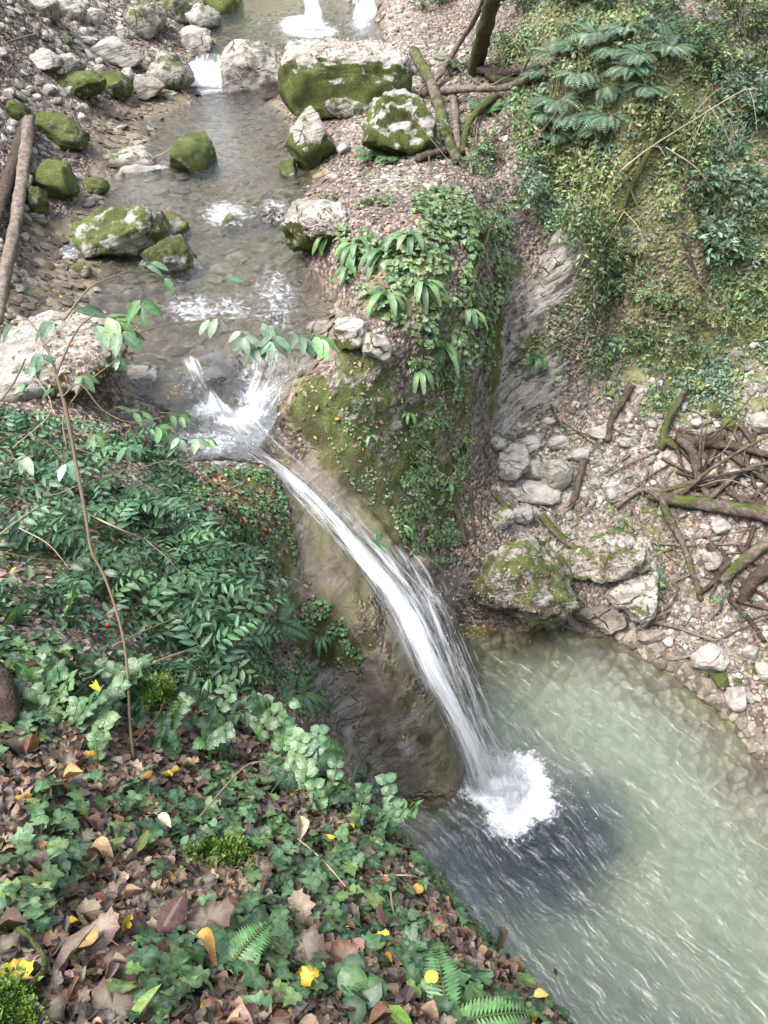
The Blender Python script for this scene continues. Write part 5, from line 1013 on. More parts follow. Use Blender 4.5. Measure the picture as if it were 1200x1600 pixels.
def b_hart(n, L, palette='fresh', pref=(.1, -.8), pw=.5):
    def f(fo, st, nrm):
        for k in range(n):
            pts = arch((0, 0, 0), outdir(nrm, rng.uniform(.4, .8), pref, pw), L*rng.uniform(.65, 1.1), 11, 1.8, .04); a = unit(np.gradient(pts, axis=0)); s1 = unit(np.cross(a, [0, 0, 1.0])+1e-4); n_ = np.cross(s1, a)
            tt = np.linspace(0, 1, 11); wd = L*.085*np.clip(np.sin(np.pi*np.clip(tt*.9+.06, 0, 1))**.5, .1, 1)*np.clip(tt*6, .15, 1); wv = .015*L*np.sin(tt*16+rng.uniform(0, 6))
            V = np.stack([pts - s1*wd[:, None] + n_*(wd*.3+wv)[:, None], pts, pts + s1*wd[:, None] + n_*(wd*.3-wv)[:, None]], 1).reshape(-1, 3)
            Q = [(3*i+j, 3*i+j+1, 3*i+j+4, 3*i+j+3) for i in range(10) for j in (0, 1)]; C = np.concatenate([np.repeat(pal(palette, 1), 33, 0), np.tile([0, 1, 0], 11)[:, None]], 1); fo.add(V, None, Q, C)
    return f
def b_shrub(nst, L, leaf, palette, nl=16, tpl=None, rad=.25, up=.5, droop=.6, stem=(.13, .10, .07), sr=.006, whorl=False):
    def f(fo, st, nrm):
        for _ in range(nst):
            pts = arch((rng.normal(0, rad*.4), rng.normal(0, rad*.4), -.03), outdir(nrm, up), L*rng.uniform(.6, 1.1), 8, droop, .5); st.tube(pts, np.linspace(sr, sr*.35, 8), 4, stem)
            shoot_leaves(fo, pts, leaf, tpl or L_lance, palette, nl//2, jit=.6, start=.3)
            for __ in range(3):
                i = rng.integers(2, 7); q = arch(pts[i], unit(rng.normal(size=3)+[0, 0, .5]), L*rng.uniform(.25, .45), 5, droop, .4); st.tube(q, np.linspace(sr*.5, sr*.2, 5), 3, stem); shoot_leaves(fo, q, leaf, tpl or L_lance, palette, nl//2, jit=.6)
    return f
def b_nettle(n, L, leaf, palette='fresh', tpl=None, nl=4):
    def f(fo, st, nrm):
        for _ in range(n):
            pts = arch((rng.normal(0, L*.35), rng.normal(0, L*.35), -.02), outdir(nrm, .45), L*rng.uniform(.5, 1.1), 7, .4, .2); st.tube(pts, np.linspace(.003, .0015, 7), 4, (.12, .16, .06))
            shoot_leaves(fo, pts, leaf, tpl or L_hazel, palette, nl, True, jit=.25, start=.35, sizeprof=False)
    return f
# dark lance leaved bushes of the near left bank
RB = [(20,700,26,.55,'dark glossy bush with lance shaped leaves at the left edge, highest of its bank'),(60,770,30,.6,'dense dark bush with arching leafy shoots below the pale leafy boulder'),(30,860,26,.6,'shaded dark bush cut by the left edge, below the other left edge bush'),(170,800,26,.55,'dark glossy bush just right of the sapling stem'),(250,845,22,.55,'green bush with feathery arching shoots beside the mossy face of the chute'),(250,880,26,.55,'broad leaved dark bush above the red berry'),(120,930,22,.5,'drooping dark bush over brown leaves with broad hanging leaves'),(265,950,24,.6,'dense bush of long arching shoots in the middle of the near slope'),(230,960,20,.5,'low glossy bush behind the crossing twigs'),(330,890,12,.4,'bright lance leaved bush leaning toward the wet chute cliff'),(300,1020,20,.55,'dark bush of narrow leaves hanging above the rock recess'),(270,1075,16,.45,'shaded low bush below the hanging narrow leaved bush'),(200,700,16,.4,'small leafy bush under the mossy edge of the pale boulder')]
for x_, y_, n_, L_, lb in RB: plant('ruscus_bush', lb, 'bush', x_, y_, b_ruscus(int(n_*.95), L_*.85, .088 if y_ > 780 else .078, nl=14), 'dark lance leaved bushes on the near left bank')
b = Batch(); bm_ = ICO[2]; pb = PD(168, 976, depth(hit1(168, 976))*.93); b.add(bm_[0]*.009, bm_[1]); t = NT('berry'); M['berry'] = t.done(t.bsdf((.6, .01, .01), .25, None, .5)); o = link('berry', b.mesh('berry', M['berry']), loc=pb); tag(o, 'single bright red berry hanging in the dark glossy bush', 'berry')
# broad leaved herbs
NB = [(40,950,5,.25,.085,'pale green nettle patch at the left edge among the dark bushes'),(40,1090,6,.22,.085,'broad leaved green herb beside the black stump'),(110,1080,6,.25,.09,'broad leaved herb with a yellow leaf caught in it'),(170,1100,5,.22,.09,'large green leaves left of the moss cushion stone'),(130,1150,6,.2,.07,'low green herbs above the orange leaves at the left'),(250,1160,6,.2,.07,'low herb patch right beside the lower sapling stem'),(320,1150,8,.25,.07,'bright herb patch above the long dead stalk'),(390,1180,9,.3,.085,'tallest bright nettle clump at the rim of the rock recess'),(440,1230,7,.22,.075,'bright nettle clump in front of the wet grey face'),(560,1230,6,.25,.08,'herb with large pale leaves leaning over the pool corner'),(575,1290,6,.22,.075,'herb with pale leaves at the rim just above the water'),(500,1280,6,.2,.06,'small bright herb between the two curled beige leaves'),(80,1130,4,.18,.07,'small herb right of the black stump'),(200,1230,5,.18,.06,'small herb at the base of the sapling'),(660,1360,5,.2,.06,'green creeping stems reaching over the blue water'),(700,1400,6,.2,.05,'leafy tuft at the rim above the dark water'),(760,1480,6,.22,.05,'leafy stems at the rim near the dry hanging leaves'),(830,1560,6,.2,.05,'leafy stems at the lowest end of the rim'),(60,620,3,.3,.07,'thin herb below the angular pale rock at the left')]
for x_, y_, n_, L_, lf, lb in NB: plant('nettle', lb, 'herb', x_, y_, b_nettle(n_, L_, lf*.68, 'herb'), 'broad leaved herbs on the near bank')
for x_, y_, lf, lb in [(545,1585,.075,'cluster of three glossy round leaves at the bottom edge'),(300,1405,.04,'little green round leaves beside the moss cushion'),(520,1560,.05,'round leaves left of the glossy cluster')]:
    plant('cyclamen', lb, 'herb', x_, y_, b_nettle(3, .1, lf, 'ivy', L_round, 2))
# ferns
FB = [(432,975,7,.34,'fern with fine fronds over the brown leaves beside the wet chute',.25),(450,1185,7,.34,'fern behind the nettle clump at the recess rim',.3),(352,1525,5,.17,'small leathery fern in the dead leaves at the bottom',.28),(700,1600,5,.24,'upright narrow fern frond at the bottom edge',.22),(290,1545,3,.10,'tiny fern left of the leathery fern',.28),(533,107,6,.32,'fern growing on the mossy face of the widest block',.25),(575,248,6,.35,'bluish fern at the foot of the tall triangular boulder',.25),(610,252,5,.4,'fern under the hanging moss of the triangular boulder',.25),(625,200,3,.25,'small fern on the hanging moss face of the triangular boulder',.25),(720,105,6,.5,'fern behind the slanting tree trunk',.25),(755,180,7,.4,'fern at the right end of the driftwood',.25),(975,830,3,.2,'pale little fern on the broad low rock',.3),(870,892,3,.22,'pale small fern on the big mossy boulder',.3),(1018,905,4,.25,'fern by the tilted pale edged slab',.25),(590,850,4,.2,'fern clinging beside the wet chute rock',.25)]
for x_, y_, n_, L_, lb, wd in FB: plant('fern', lb, 'fern', x_, y_, b_fern(n_, L_, wd), 'ferns', 0.02)
BF = [(890,90,'bluish fern behind the hanging fern row',.5),(925,215,'small bluish fern at the lower rim of the overhang',.4),(960,90,'bluish fern tangled with bare branches on the knoll',.5),(1000,100,'bluish fern right of the bare branches on the knoll',.5),(850,190,'bluish fern at the lower left of the overhang',.5),(868,100,'highest bluish fern left of the hillside crown',.6),(905,130,'bluish fern in the middle of the hanging fern row',.6),(870,170,'bluish fern drooping over the mossy overhang, left side',.65),(900,190,'bluish fern with the lowest hanging fronds of the overhang',.65),(945,150,'bluish fern above the yellow moss streak',.6),(950,195,'bluish fern drooping right of the lowest fronds',.6),(985,120,'bluish fern beside the dark hillside shrub',.55),(930,70,'feathery bluish fern on top of the hillside knoll',.6),(980,60,'feathery bluish fern at the back of the hillside knoll',.55),(1010,150,'bluish fern at the right end of the fern row',.5),(870,220,'small bluish fern at the left foot of the overhang',.45),(1040,90,'bluish fern under the top right shrubs',.5),(845,130,'bluish fern leaning over the driftwood pile',.5)]
for x_, y_, lb, L_ in BF: plant('drooping_fern', lb, 'fern', x_, y_, b_fern(17, L_*.8, .2, 'blue', (-.35, -.9), .3, 15, .7), 'bluish ferns on the hillside overhang', .08)
HB = [(520,372,9,.36,"strap leaved fern at the left end of the fern bank"),(556,392,9,.4,'large strap leaved fern above the stream edge'),(600,405,9,.42,'strap leaved fern in the middle of the fern bank'),(640,380,8,.4,'strap leaved fern high on the fern bank'),(545,425,6,.34,'yellowing strap leaved fern hanging at the stream edge'),(605,470,8,.4,'strap leaved fern with yellow tips low on the fern bank'),(660,450,7,.36,'strap leaved fern on the right part of the fern bank'),(690,545,8,.4,'strap leaved fern with long hanging blades on the ferny cliff'),(655,585,6,.34,'strap leaved fern over brown roots on the ferny cliff'),(715,520,6,.36,'strap leaved fern beside the leaning slender trunk'),(730,490,6,.34,'strap leaved fern right above the green wet gully'),(640,650,5,.2,'small star shaped strap fern on the mossy spur'),(580,685,3,.14,'tiny strap fern on the spur moss'),(628,825,4,.2,'small strap fern low on the cliff'),(500,1000,4,.2,'small glossy plant in the dark crevice of the recess'),(470,1090,6,.3,'glossy strap leaves hanging in the recess below the ferny ledge'),(840,560,5,.3,'strap leaved fern at the top of the grey slab'),(700,760,3,.2,'small strap fern on the cliff foot'),(505,225,3,.26,'light green rosette on the pointed boulder'),(473,232,3,.2,'smaller rosette at the left flank of the pointed boulder')]
for x_, y_, n_, L_, lb in HB: plant('hart_tongue_fern', lb, 'fern', x_, y_, b_hart(n_, L_), 'strap leaved ferns', .03)
# shrubs of the hillside
SB = [(850,545,8,.3,.05,'fresh','low green bush dividing the two pale slabs of the gully'),(815,575,6,.25,.045,'hill','small creeper bush on the left side of the gully slab'),(1150,310,16,.7,.10,'blue','large bluish leaved shrub at the right edge, half way up the hillside'),(1120,380,14,.65,.10,'blue','dark bluish shrub below the large one at the right edge'),(1170,400,14,.6,.09,'blue','dense broad leaved shrub lowest of the three at the right edge'),(1150,170,12,.6,.09,'blue','pale bluish shrub with hanging leaf fans near the right edge'),(1185,190,10,.5,.09,'blue','pale shrub cut by the right edge above the large bluish one'),(1065,90,14,.55,.07,'ivy','dark green glossy shrub beside the bluish ferns'),(1095,60,12,.5,.06,'hill','green shrub near the top of the hillside'),(1180,40,14,.6,.06,'hill','green shrub in the top right corner'),(1130,20,12,.55,.06,'pale','yellowish green shrub at the top edge'),(1020,20,14,.6,.07,'hill','green shrub on the skyline of the knoll'),(950,10,14,.6,.09,'fresh','bright broad leaved shrub at the top edge right of the trunks'),(880,15,12,.6,.08,'ivy','dark shrub at the top edge behind the driftwood'),(820,20,14,.6,.07,'ivy','dark shrub in deep shade behind the slanting trunk'),(800,80,12,.5,.06,'ivy','dark low shrub right of the slanting trunk'),(700,5,12,.5,.07,'fresh','bright green bush over a mossy mound at the top edge'),(660,14,8,.35,.05,'fresh','mossy tuft bush left of the bright green bush'),(830,300,10,.4,.075,'blue','small bluish shrub beside the shaded overhang'),(800,320,8,.35,.06,'hill','green shrub at the top of the gully wall'),(750,270,10,.35,.05,'hill','low shrub at the right end of the gravel terrace'),(700,340,12,.35,.05,'hill','low leafy bush on the gravel side of the fern bank'),(760,360,10,.35,.05,'hill','leafy bush hiding the upper gully edge'),(1010,530,12,.4,.06,'ivy','dark ivy covered bush above the branch heap'),(1040,470,12,.45,.055,'hill','green bush in the centre of the right slope'),(960,450,10,.4,.05,'hill','sprawling bush next to the pale rock slab'),(1100,500,10,.4,.05,'pale','thin pale bush on the rubble slope'),(930,560,9,.35,.055,'hill','low bush at the foot of the pale slab'),(1070,540,10,.4,.05,'hill','twiggy bush above the mossy stump root'),(1000,400,10,.45,.05,'pale','pale twiggy bush under the brown crooked root'),(1150,500,9,.4,.045,'pale','thin bush at the right edge of the rubble slope'),(930,330,9,.35,.05,'pale','light green tuft on the shaded cliff below the overhang'),(890,340,9,.35,.045,'fresh','light green creeper bush under the overhang'),(1080,240,12,.5,.07,'hill','green shrub beneath the bent dead branches'),(1120,100,12,.5,.06,'pale','pale green shrub on the open hillside'),(1190,120,10,.5,.06,'hill','green shrub cut by the right edge near the top'),(1040,180,10,.4,.05,'pale','pale twiggy shrub right of the yellow moss'),(1190,1050,5,.2,.04,'fresh','small bright plant at the right edge by the pool shore'),(1155,935,5,.2,.05,'fresh','small green plant beside the stout mossy log'),(1020,925,7,.25,.045,'fresh','green plant growing behind the tilted slab'),(700,215,8,.3,.05,'hill','small green bush among the driftwood'),(520,315,8,.2,.035,'ivy','small dark green mat plant on the pale ledge'),(775,240,12,.4,.06,'hill','green bush at the foot of the hillside knoll')]
for x_, y_, n_, L_, lf, pl_, lb in SB: plant('shrub', lb, 'shrub', x_, y_, b_shrub(n_, L_, lf, pl_, 18, None if pl_ in ('blue', 'fresh', 'ivy') else L_small), 'shrubs of the far slopes')
# purple leaved creeper on the big mossy boulder
def rock_cover(name, label, cat, px0, py0, rx, ry, n, size, palc, lift=.02):
    b = Batch(); q = np.stack([rng.normal(px0, rx, n), rng.normal(py0, ry, n)], 1); dg = BV_ray(q); dg, nn = dg
    C = np.array(palc)[rng.integers(0, len(palc), len(dg))]*rng.uniform(.8, 1.2, (len(dg), 1)); lay(b, L_small, dg, nn, rng.uniform(*size, len(dg)), C, .4, .3, lift); c = dg.mean(0)
    return tag(link(name, b.mesh(name, M['leaf'])), label, cat, kind='stuff')
def BV_ray(q):
    dg = bpy.context.evaluated_depsgraph_get(); dg.update(); o = Vector((0, 0, CAMZ)); P_, N_ = [], []
    for d in rays(q[:, 0], q[:, 1]):
        ok, loc, nr, _, ob, _ = S.ray_cast(dg, o, Vector(d).normalized())
        if ok: P_.append(loc[:]); N_.append(nr[:])
    return np.array(P_), np.array(N_)
rock_cover('fallen_leaves', 'dark wet leaf clump caught on the stone at the tip of the fern bank', 'leaf litter', 424, 336, 11, 8, 90, (.05, .08), [(.07, .045, .04), (.12, .08, .065)])
rock_cover('fallen_leaves', 'brown leaves on the pale ledge rock of the fern bank', 'leaf litter', 500, 345, 26, 12, 120, (.04, .06), [(.3, .2, .15), (.2, .14, .1), (.4, .3, .24)])
# purple leaves and litter on the rocks
rock_cover('creeper', 'purple leaved creeper spreading over the big mossy boulder by the pool', 'creeper', 790, 930, 45, 28, 620, (.03, .05), [(.20, .12, .16), (.26, .17, .2), (.15, .09, .12), (.3, .22, .22)])
rock_cover('fallen_leaves', 'dead leaves lying on the broad pale boulder left of the lip', 'leaf litter', 120, 560, 40, 30, 340, (.03, .06), [(.24, .15, .11), (.34, .22, .15), (.42, .32, .24)])
rock_cover('fallen_leaves', 'brown litter on the broad low rocks above the pool', 'leaf litter', 960, 870, 60, 30, 500, (.025, .05), [(.24, .15, .11), (.34, .22, .15), (.2, .12, .1)])
rock_cover('fallen_leaves', 'faded leaves on the flat top of the widest block', 'leaf litter', 560, 70, 60, 14, 260, (.04, .07), [(.3, .2, .17), (.4, .3, .26), (.2, .14, .12)])
# ------------------------------------------------------------------ sapling in front of the stream
def leafset(fo, st, base, d, n, leaf, palette='fresh', stalk=.12, tpl=None):
    """compound leaf: a stalk with n leaflets"""
    pts = arch(base, d, stalk, 5, .5, .1); st.tube(pts, np.linspace(.0022, .0012, 5), 4, (.16, .15, .08)); a = unit(pts[-1]-pts[-2]); s_ = unit(np.cross(a, [0, 0, 1.0])); C = pal(palette, 1)
    dirs, ps = [a], [pts[-1]]
    for k in range((n-1)//2):
        f = .95 - k*.38; q = pts[0] + (pts[-1]-pts[0])*f
        for sg in (1, -1): dirs.append(unit(a*.55 + s_*sg*1.0)); ps.append(q)
    dirs = unit(np.array(dirs)+rng.normal(0, .12, (len(dirs), 3))+[0, 0, -.15]); nn = unit(np.tile([0, -.25, 1.0], (len(ps), 1))+rng.normal(0, .2, (len(ps), 3)))
    fo.leaves(tpl or t_oval(.45, .45, 6, .12, .25), np.array(ps), frames(dirs, nn), leaf*rng.uniform(.85, 1.1, len(ps)), C.repeat(len(ps), 0)*rng.uniform(.85, 1.15, (len(ps), 1)))
base = hit1(208, 1200); sg_ = depth(base)
def PT(px, py, dd): return PD(px, py, dd)
D0 = np.linalg.norm(base-[0, 0, CAMZ])
trunk = smooth_path([base-[0, 0, .04], PT(203, 1130, D0), PT(199, 1050, D0+.02), PT(190, 985, D0+.05), PT(165, 905, D0+.1), PT(143, 860, D0+.12), PT(133, 800, D0+.15), PT(118, 720, D0+.2), PT(103, 640, D0+.25), PT(88, 585, D0+.3)], 50)
e = empty('sapling', base); tag(e, 'thin sapling with pale green compound leaves rising in front of the stream', 'sapling')
T_, B_, L_ = Batch(), Batch(), Batch(); c0 = base
T_.tube(trunk-c0, np.interp(np.linspace(0, 1, 50), [0, .45, .55, .9, 1], [.005, .0055, .006, .0085, .0065]), 7, (.16, .125, .08), .12)
# forked main stem behind (thicker lower stem of the same tree)
def br(path, r0, r1, off=0.0):
    p = smooth_path([PT(x_, y_, D0+.1+o_) for x_, y_, o_ in path], 16) - c0; B_.tube(p, np.linspace(r0, r1, 16), 5, (.2, .16, .11), .1); return p
br([(88,585,.2),(80,560,.2),(60,520,.25),(45,500,.3)], .006, .003)
br([(88,585,.2),(105,545,.2),(125,510,.2),(150,490,.25)], .006, .003)
q1 = br([(100,500,.2),(140,450,.3),(185,430,.4),(212,420,.45)], .005, .002)
q2 = br([(98,620,.15),(125,600,.1),(160,640,.1),(205,660,.1),(262,650,.15)], .004, .002)
q3 = br([(185,530,.4),(230,515,.4),(270,506,.45),(340,500,.5),(400,500,.5),(440,512,.5)], .0035, .002)
q4 = br([(118,700,.1),(150,712,.1),(200,735,.1),(260,720,.1),(300,735,.1)], .003, .0015)
br([(40,560,.0),(20,600,0),(-10,640,0)], .004, .003); br([(110,720,.1),(60,685,.1),(0,675,.1)], .003, .002); br([(120,760,.1),(70,770,.15),(10,700,.2)], .0025, .0015)
br([(104,700,.1),(100,650,.15),(135,600,.2),(185,560,.2)], .004, .002)
CL = [(130,505,5,.115,(.7,.2,.0)),(100,500,5,.11,(-.8,.2,0)),(110,495,5,.11,(.2,.8,.2)),(150,490,5,.12,(1,-.2,0)),(165,500,5,.12,(.8,-.6,0)),(90,560,5,.09,(-.6,-.2,.2)),(112,570,3,.08,(.5,-.5,.1)),(45,500,3,.09,(-.8,.1,0)),
 (215,422,5,.085,(.3,.6,.2)),(218,455,5,.095,(.2,-.8,0)),(225,430,3,.08,(.8,.2,0)),(345,455,3,.075,(.1,.4,.2)),(355,495,5,.09,(-.4,.1,0)),(372,505,5,.09,(.3,-.7,0)),(392,500,5,.095,(.8,.1,0)),(430,512,5,.10,(-.1,-.8,0)),(445,512,5,.10,(.8,-.3,0)),(475,520,5,.10,(.9,-.2,.1)),(420,525,5,.1,(-.6,-.5,0)),
 (62,690,3,.09,(-.3,-.6,0)),(85,705,3,.09,(.5,-.5,0)),(100,610,3,.07,(-.5,.4,0)),(165,650,3,.075,(.2,.4,.1)),(190,645,5,.07,(.6,.2,0)),(198,675,3,.08,(.1,-.8,0)),(180,672,3,.07,(-.7,-.2,0)),(222,655,3,.075,(.7,-.3,0)),(250,645,5,.065,(.8,0,0)),(262,665,3,.07,(.6,-.6,0)),(282,672,3,.07,(.7,-.4,0)),(295,680,3,.06,(.9,-.1,0)),(270,650,3,.06,(.5,.5,0)),(130,660,3,.07,(.3,-.3,0)),(60,600,3,.06,(-.5,.2,0)),(160,545,3,.06,(.5,-.2,0)),(80,530,3,.07,(-.2,-.8,0))]
for x_, y_, n_, lf, d in CL: leafset(L_, B_, PT(x_, y_, D0+.1+.25)-c0, d, n_, lf*.95, 'leafset' if False else rng.choice(['fresh', 'blue', 'fresh', 'pale'] if y_ > 600 else ['blue', 'fresh']), .09)
link('trunk', T_.mesh('trunk', M['stem']), e); link('branches', B_.mesh('branches', M['stem']), e); link('leaves', L_.mesh('leaves', M['leaf']), e)

# ------------------------------------------------------------------ crown of the slanting tree, above the frame but mirrored by the pool
tk = [o for o in COL.objects if o.name.startswith('tree_trunk')][0]; top = np.array(tk.location) + np.array([v.co[:] for v in tk.data.vertices])[-40:].mean(0)
fo, lb_ = Batch(), Batch(); c0 = np.array(tk.location)
heads = [(1.5,9.5,11.5),(3.0,8.6,11.8),(4.4,9.6,12.4),(0.2,10.4,12.0),(2.4,11.2,13.2),(3.8,11.6,13.6),(1.0,12.0,13.6),(5.2,8.0,12.6),(2.0,7.4,11.4),(3.6,6.9,12.0),(0.4,8.2,11.8),(4.6,6.0,12.6),(-1.2,9.4,12.8)]
mid_ = np.array([2.6, 11.2, 11.2]); lb_.tube(smooth_path([top-c0-[0, 0, .1], (top+mid_)/2-c0+[.2, .1, .1], mid_-c0], 12), np.linspace(.12, .09, 12), 8, (.16, .13, .09), .15)
for h_ in heads:
    h_ = np.array(h_); lb_.tube(smooth_path([mid_-c0, (mid_+h_)/2-c0+rng.normal(0, .2, 3), h_-c0], 9), np.linspace(.06, .015, 9), 6, (.16, .13, .09), .1)
    for _ in range(7):
        q_ = h_ + rng.normal(0, .55, 3)*[1, 1, .6]; lb_.tube(smooth_path([h_-c0, (h_+q_)/2-c0+rng.normal(0, .08, 3), q_-c0], 6), np.linspace(.012, .005, 6), 4, (.16, .13, .09))
        m_ = 75; pp = q_ + rng.normal(0, .28, (m_, 3))*[1, 1, .55]; fo.leaves(L_small[0], pp-c0, frames(unit(rng.normal(size=(m_, 3))), unit(rng.normal(size=(m_, 3))*.6+[0, 0, 1])), rng.uniform(.09, .15, m_), pal('hill', m_))
br_ = link('branches', lb_.mesh('branches', M['stem']), tk); cr_ = link('crown', fo.mesh('crown', M['leaf']), tk)
# ------------------------------------------------------------------ bramble canes, dead stalks and hanging twigs
def cane(name, label, cat, path, rad, col=(.32, .25, .17), grp=None, d0=None, side=0):
    """path of (px, py, height above the ground in metres)"""
    pts = smooth_path([rest(x_, y_, z_) for x_, y_, z_ in path], 22); c = pts[0].copy(); b = Batch(); b.tube(pts-c, rad*np.linspace(1, .45, 22), 5, col, .1)
    o = link(name, b.mesh(name, M['stem']), loc=c); tag(o, label, cat, grp)
    if side:
        for k in range(side):
            b = Batch(); i = rng.integers(5, 19); dd = unit(rng.normal(size=3)*[1, .5, .8]); L = rad*rng.uniform(25, 60); b.tube(smooth_path([pts[i]-c, pts[i]-c+dd*L*.5, pts[i]-c+dd*L+[0, 0, -.2*L]], 7), rad*np.linspace(.45, .2, 7), 4, col)
            link('twig', b.mesh('twig', M['stem']), o)
    return o
CN = [([(0,835,.25),(30,812,.3),(62,790,.35)],.004,'pale stalk leaning from the left edge into the dark bushes',0),([(130,800,.4),(190,828,.4),(250,855,.35),(272,885,.25)],.005,'pale bramble cane arching over the dark bushes left of the chute',2),([(0,862,.3),(70,875,.3),(143,880,.3)],.003,'thin brown cane crossing the sapling stem horizontally',0),([(30,825,.3),(75,850,.3),(108,888,.25)],.0025,'short pale cane hanging in the bushes near the left edge',0),([(176,1010,.2),(240,980,.3),(330,945,.35),(420,910,.3)],.0045,'long cane rising right through the bushes toward the mossy face',2),([(240,1035,.15),(310,1010,.2),(360,990,.2)],.005,'thick yellow stalk above the moss cushion stone',1),([(205,1165,.05),(245,1120,.15),(258,1090,.2)],.003,'thin stalk leaning from the sapling base to the right',0),([(120,765,.3),(170,745,.35),(260,765,.35),(350,800,.3)],.0035,'thin cane arching over the mossy ledge left of the lip',1),([(400,910,.1),(440,860,.25),(492,852,.2)],.0035,'thin bare twig bent over the wet chute rock',1),([(330,860,.3),(380,880,.3),(470,905,.1)],.0025,'fine twig crossing the leafy ledge beside the chute',1),([(500,1110,.1),(560,1140,.3),(600,1180,.3)],.003,'bare twig hanging across the recess',1),([(480,1125,.1),(520,1130,.2),(585,1136,.25)],.002,'fine straight twig over the dark undercut',0),([(440,1290,.03),(500,1340,.08),(540,1385,.1)],.003,'pale dry stalk lying diagonally in the ivy near the rim',0),([(600,1368,.05),(640,1368,.1),(662,1374,.1)],.0025,'short pale straw near the rim above the water',0),([(610,1390,.12),(614,1420,.08),(626,1460,.02)],.0035,'upright dark stick standing in the ivy near the rim',0),([(20,700,.3),(80,640,.5),(50,580,.5)],.003,'thin bare cane in front of the angular pale rock',1),([(260,150,.0),(250,180,.0)],.001,'',0),([(238,247,.12),(262,235,.3),(290,208,.45)],.006,'white bare twig leaning on the midstream green block',0),([(330,228,.35),(342,238,.2),(356,252,.02)],.004,'short pale twig right of the midstream green block',0),
 ([(968,268,.5),(1010,235,.7),(1080,190,.9),(1160,142,.8),(1190,140,.7)],.009,'long pale dead branch arching over the ferns and the right hillside',4),([(1108,165,.8),(1130,200,.7),(1148,240,.5)],.006,'pale dead side branch curving down near the right edge',2),([(1040,230,.6),(1090,265,.6),(1125,320,.4)],.006,'pale bent branch hanging above the large bluish shrub',2),([(1068,200,.7),(1075,250,.6),(1072,300,.4)],.004,'thin dead branch hanging beside the brown crooked root',1),([(975,330,.5),(1000,360,.6),(1010,405,.5)],.005,'yellowish bent twig over the pale slab, left one',2),([(975,330,.5),(955,365,.6),(935,400,.5)],.005,'yellowish bent twig over the pale slab, right one',2),([(980,325,.5),(940,345,.5),(905,370,.4)],.005,'dry arching stem on the shaded cliff',2),([(805,225,.3),(850,200,.5),(900,130,.7),(930,110,.8)],.006,'grey bare branch rising through the bluish ferns',4),([(820,240,.3),(870,160,.5),(960,110,.7)],.004,'thin bare branch fanning behind the bluish ferns',3),([(610,130,.3),(640,175,.5),(700,250,.6),(750,310,.5),(770,330,.4)],.004,'long drooping bare cane in front of the triangular boulder',2),([(845,440,.2),(870,480,.4),(890,520,.3)],.004,'drooping twig beside the pale slab',1),([(872,535,.1),(905,555,.2),(920,580,.1)],.006,'reddish fallen twig below the pale slab',1),([(1010,430,.5),(1025,445,.5),(1030,470,.2)],.004,'dry grass stalk bending in the centre of the right slope',2),([(1060,420,.4),(1100,450,.5),(1130,500,.3)],.004,'dry arching stalk on the right slope under the bluish shrubs',2),([(920,390,.4),(900,430,.5),(885,480,.4)],.004,'dry drooping stalk over the pale slab edge',2),([(1090,760,.2),(1140,750,.3),(1195,775,.3)],.004,'fine pale twig above the thick mossy log',2),([(1108,720,.3),(1135,700,.35),(1158,650,.3)],.003,'fine pale twig rising above the branch heap',1),([(1100,830,.1),(1118,860,.2),(1140,888,.1)],.004,'bent brown twig between the mossy logs',1),([(1080,990,.1),(1130,1000,.15),(1195,985,.1)],.003,'thin pale twig by the right edge above the shore',1),([(1130,1018,.1),(1165,1030,.1),(1200,1040,.1)],.003,'straight straw crossing behind the cream rock',0),([(1130,1040,.05),(1155,1048,.06),(1180,1062,.03)],.003,'thin straw right beside the cream rock',0),([(690,950,.0),(700,930,.0)],.001,'',0),([(300,1290,.02),(380,1200,.25),(420,1190,.3)],.003,'thin stalk across the herb patch above the moss cushion',1),([(560,1190,.3),(600,1210,.3),(640,1225,.3)],.0025,'fine stem leaning over the pool corner',0),([(860,1565,.1),(890,1580,.15),(930,1582,.15)],.003,'dark stem reaching out from the lowest rim over the water',0),([(800,1450,.1),(850,1440,.2),(880,1400,.3)],.0025,'fine leafy stem reaching over the water at the rim',0)]
for path, r_, lb, sd_ in CN:
    if lb: cane('bramble_cane' if r_ > .0034 else 'twig_stem', lb, 'cane' if r_ > .0034 else 'twig', path, r_*1.25, (.42, .35, .25) if ('pale' in lb or 'white' in lb or 'straw' in lb) else (.30, .25, .13) if 'yellow' in lb or 'dry' in lb else (.2, .15, .10), 'bare canes and twigs', side=sd_)
ANCH_ = ANCH; ANCH = [(x_, y_, ' '.join(lb.split(',')[0].split()[:7])) for x_, y_, *_r, lb in SB] + [(x_, y_, ' '.join(lb.split()[:6])) for x_, y_, lb, _l in BF]
for k in range(60):
    while True:
        px, py = rng.uniform(800, 1190), rng.uniform(20, 600)
        if inside(np.array(px), np.array(py), [(800,30),(1190,30),(1190,560),(1000,600),(880,560),(900,400),(820,300)]): break
    dx, dy = rng.uniform(-45, 45), rng.uniform(10, 60); hgt = rng.uniform(.25, .55); pale_ = rng.random() < .6
    cane('dry_stalk', near_label(f"{'pale' if pale_ else 'brown'} dry stalk bending {'right' if dx > 0 else 'left'}", px, py), 'stalk', [(px, py, .02), (px+dx*.3, py-dy, hgt), (px+dx, py-dy*.9+rng.uniform(0, 30), hgt*.7)], .0045, (.42, .37, .25) if pale_ else (.22, .17, .11), 'dry stalks on the hillside', side=2 if k % 2 else 0)
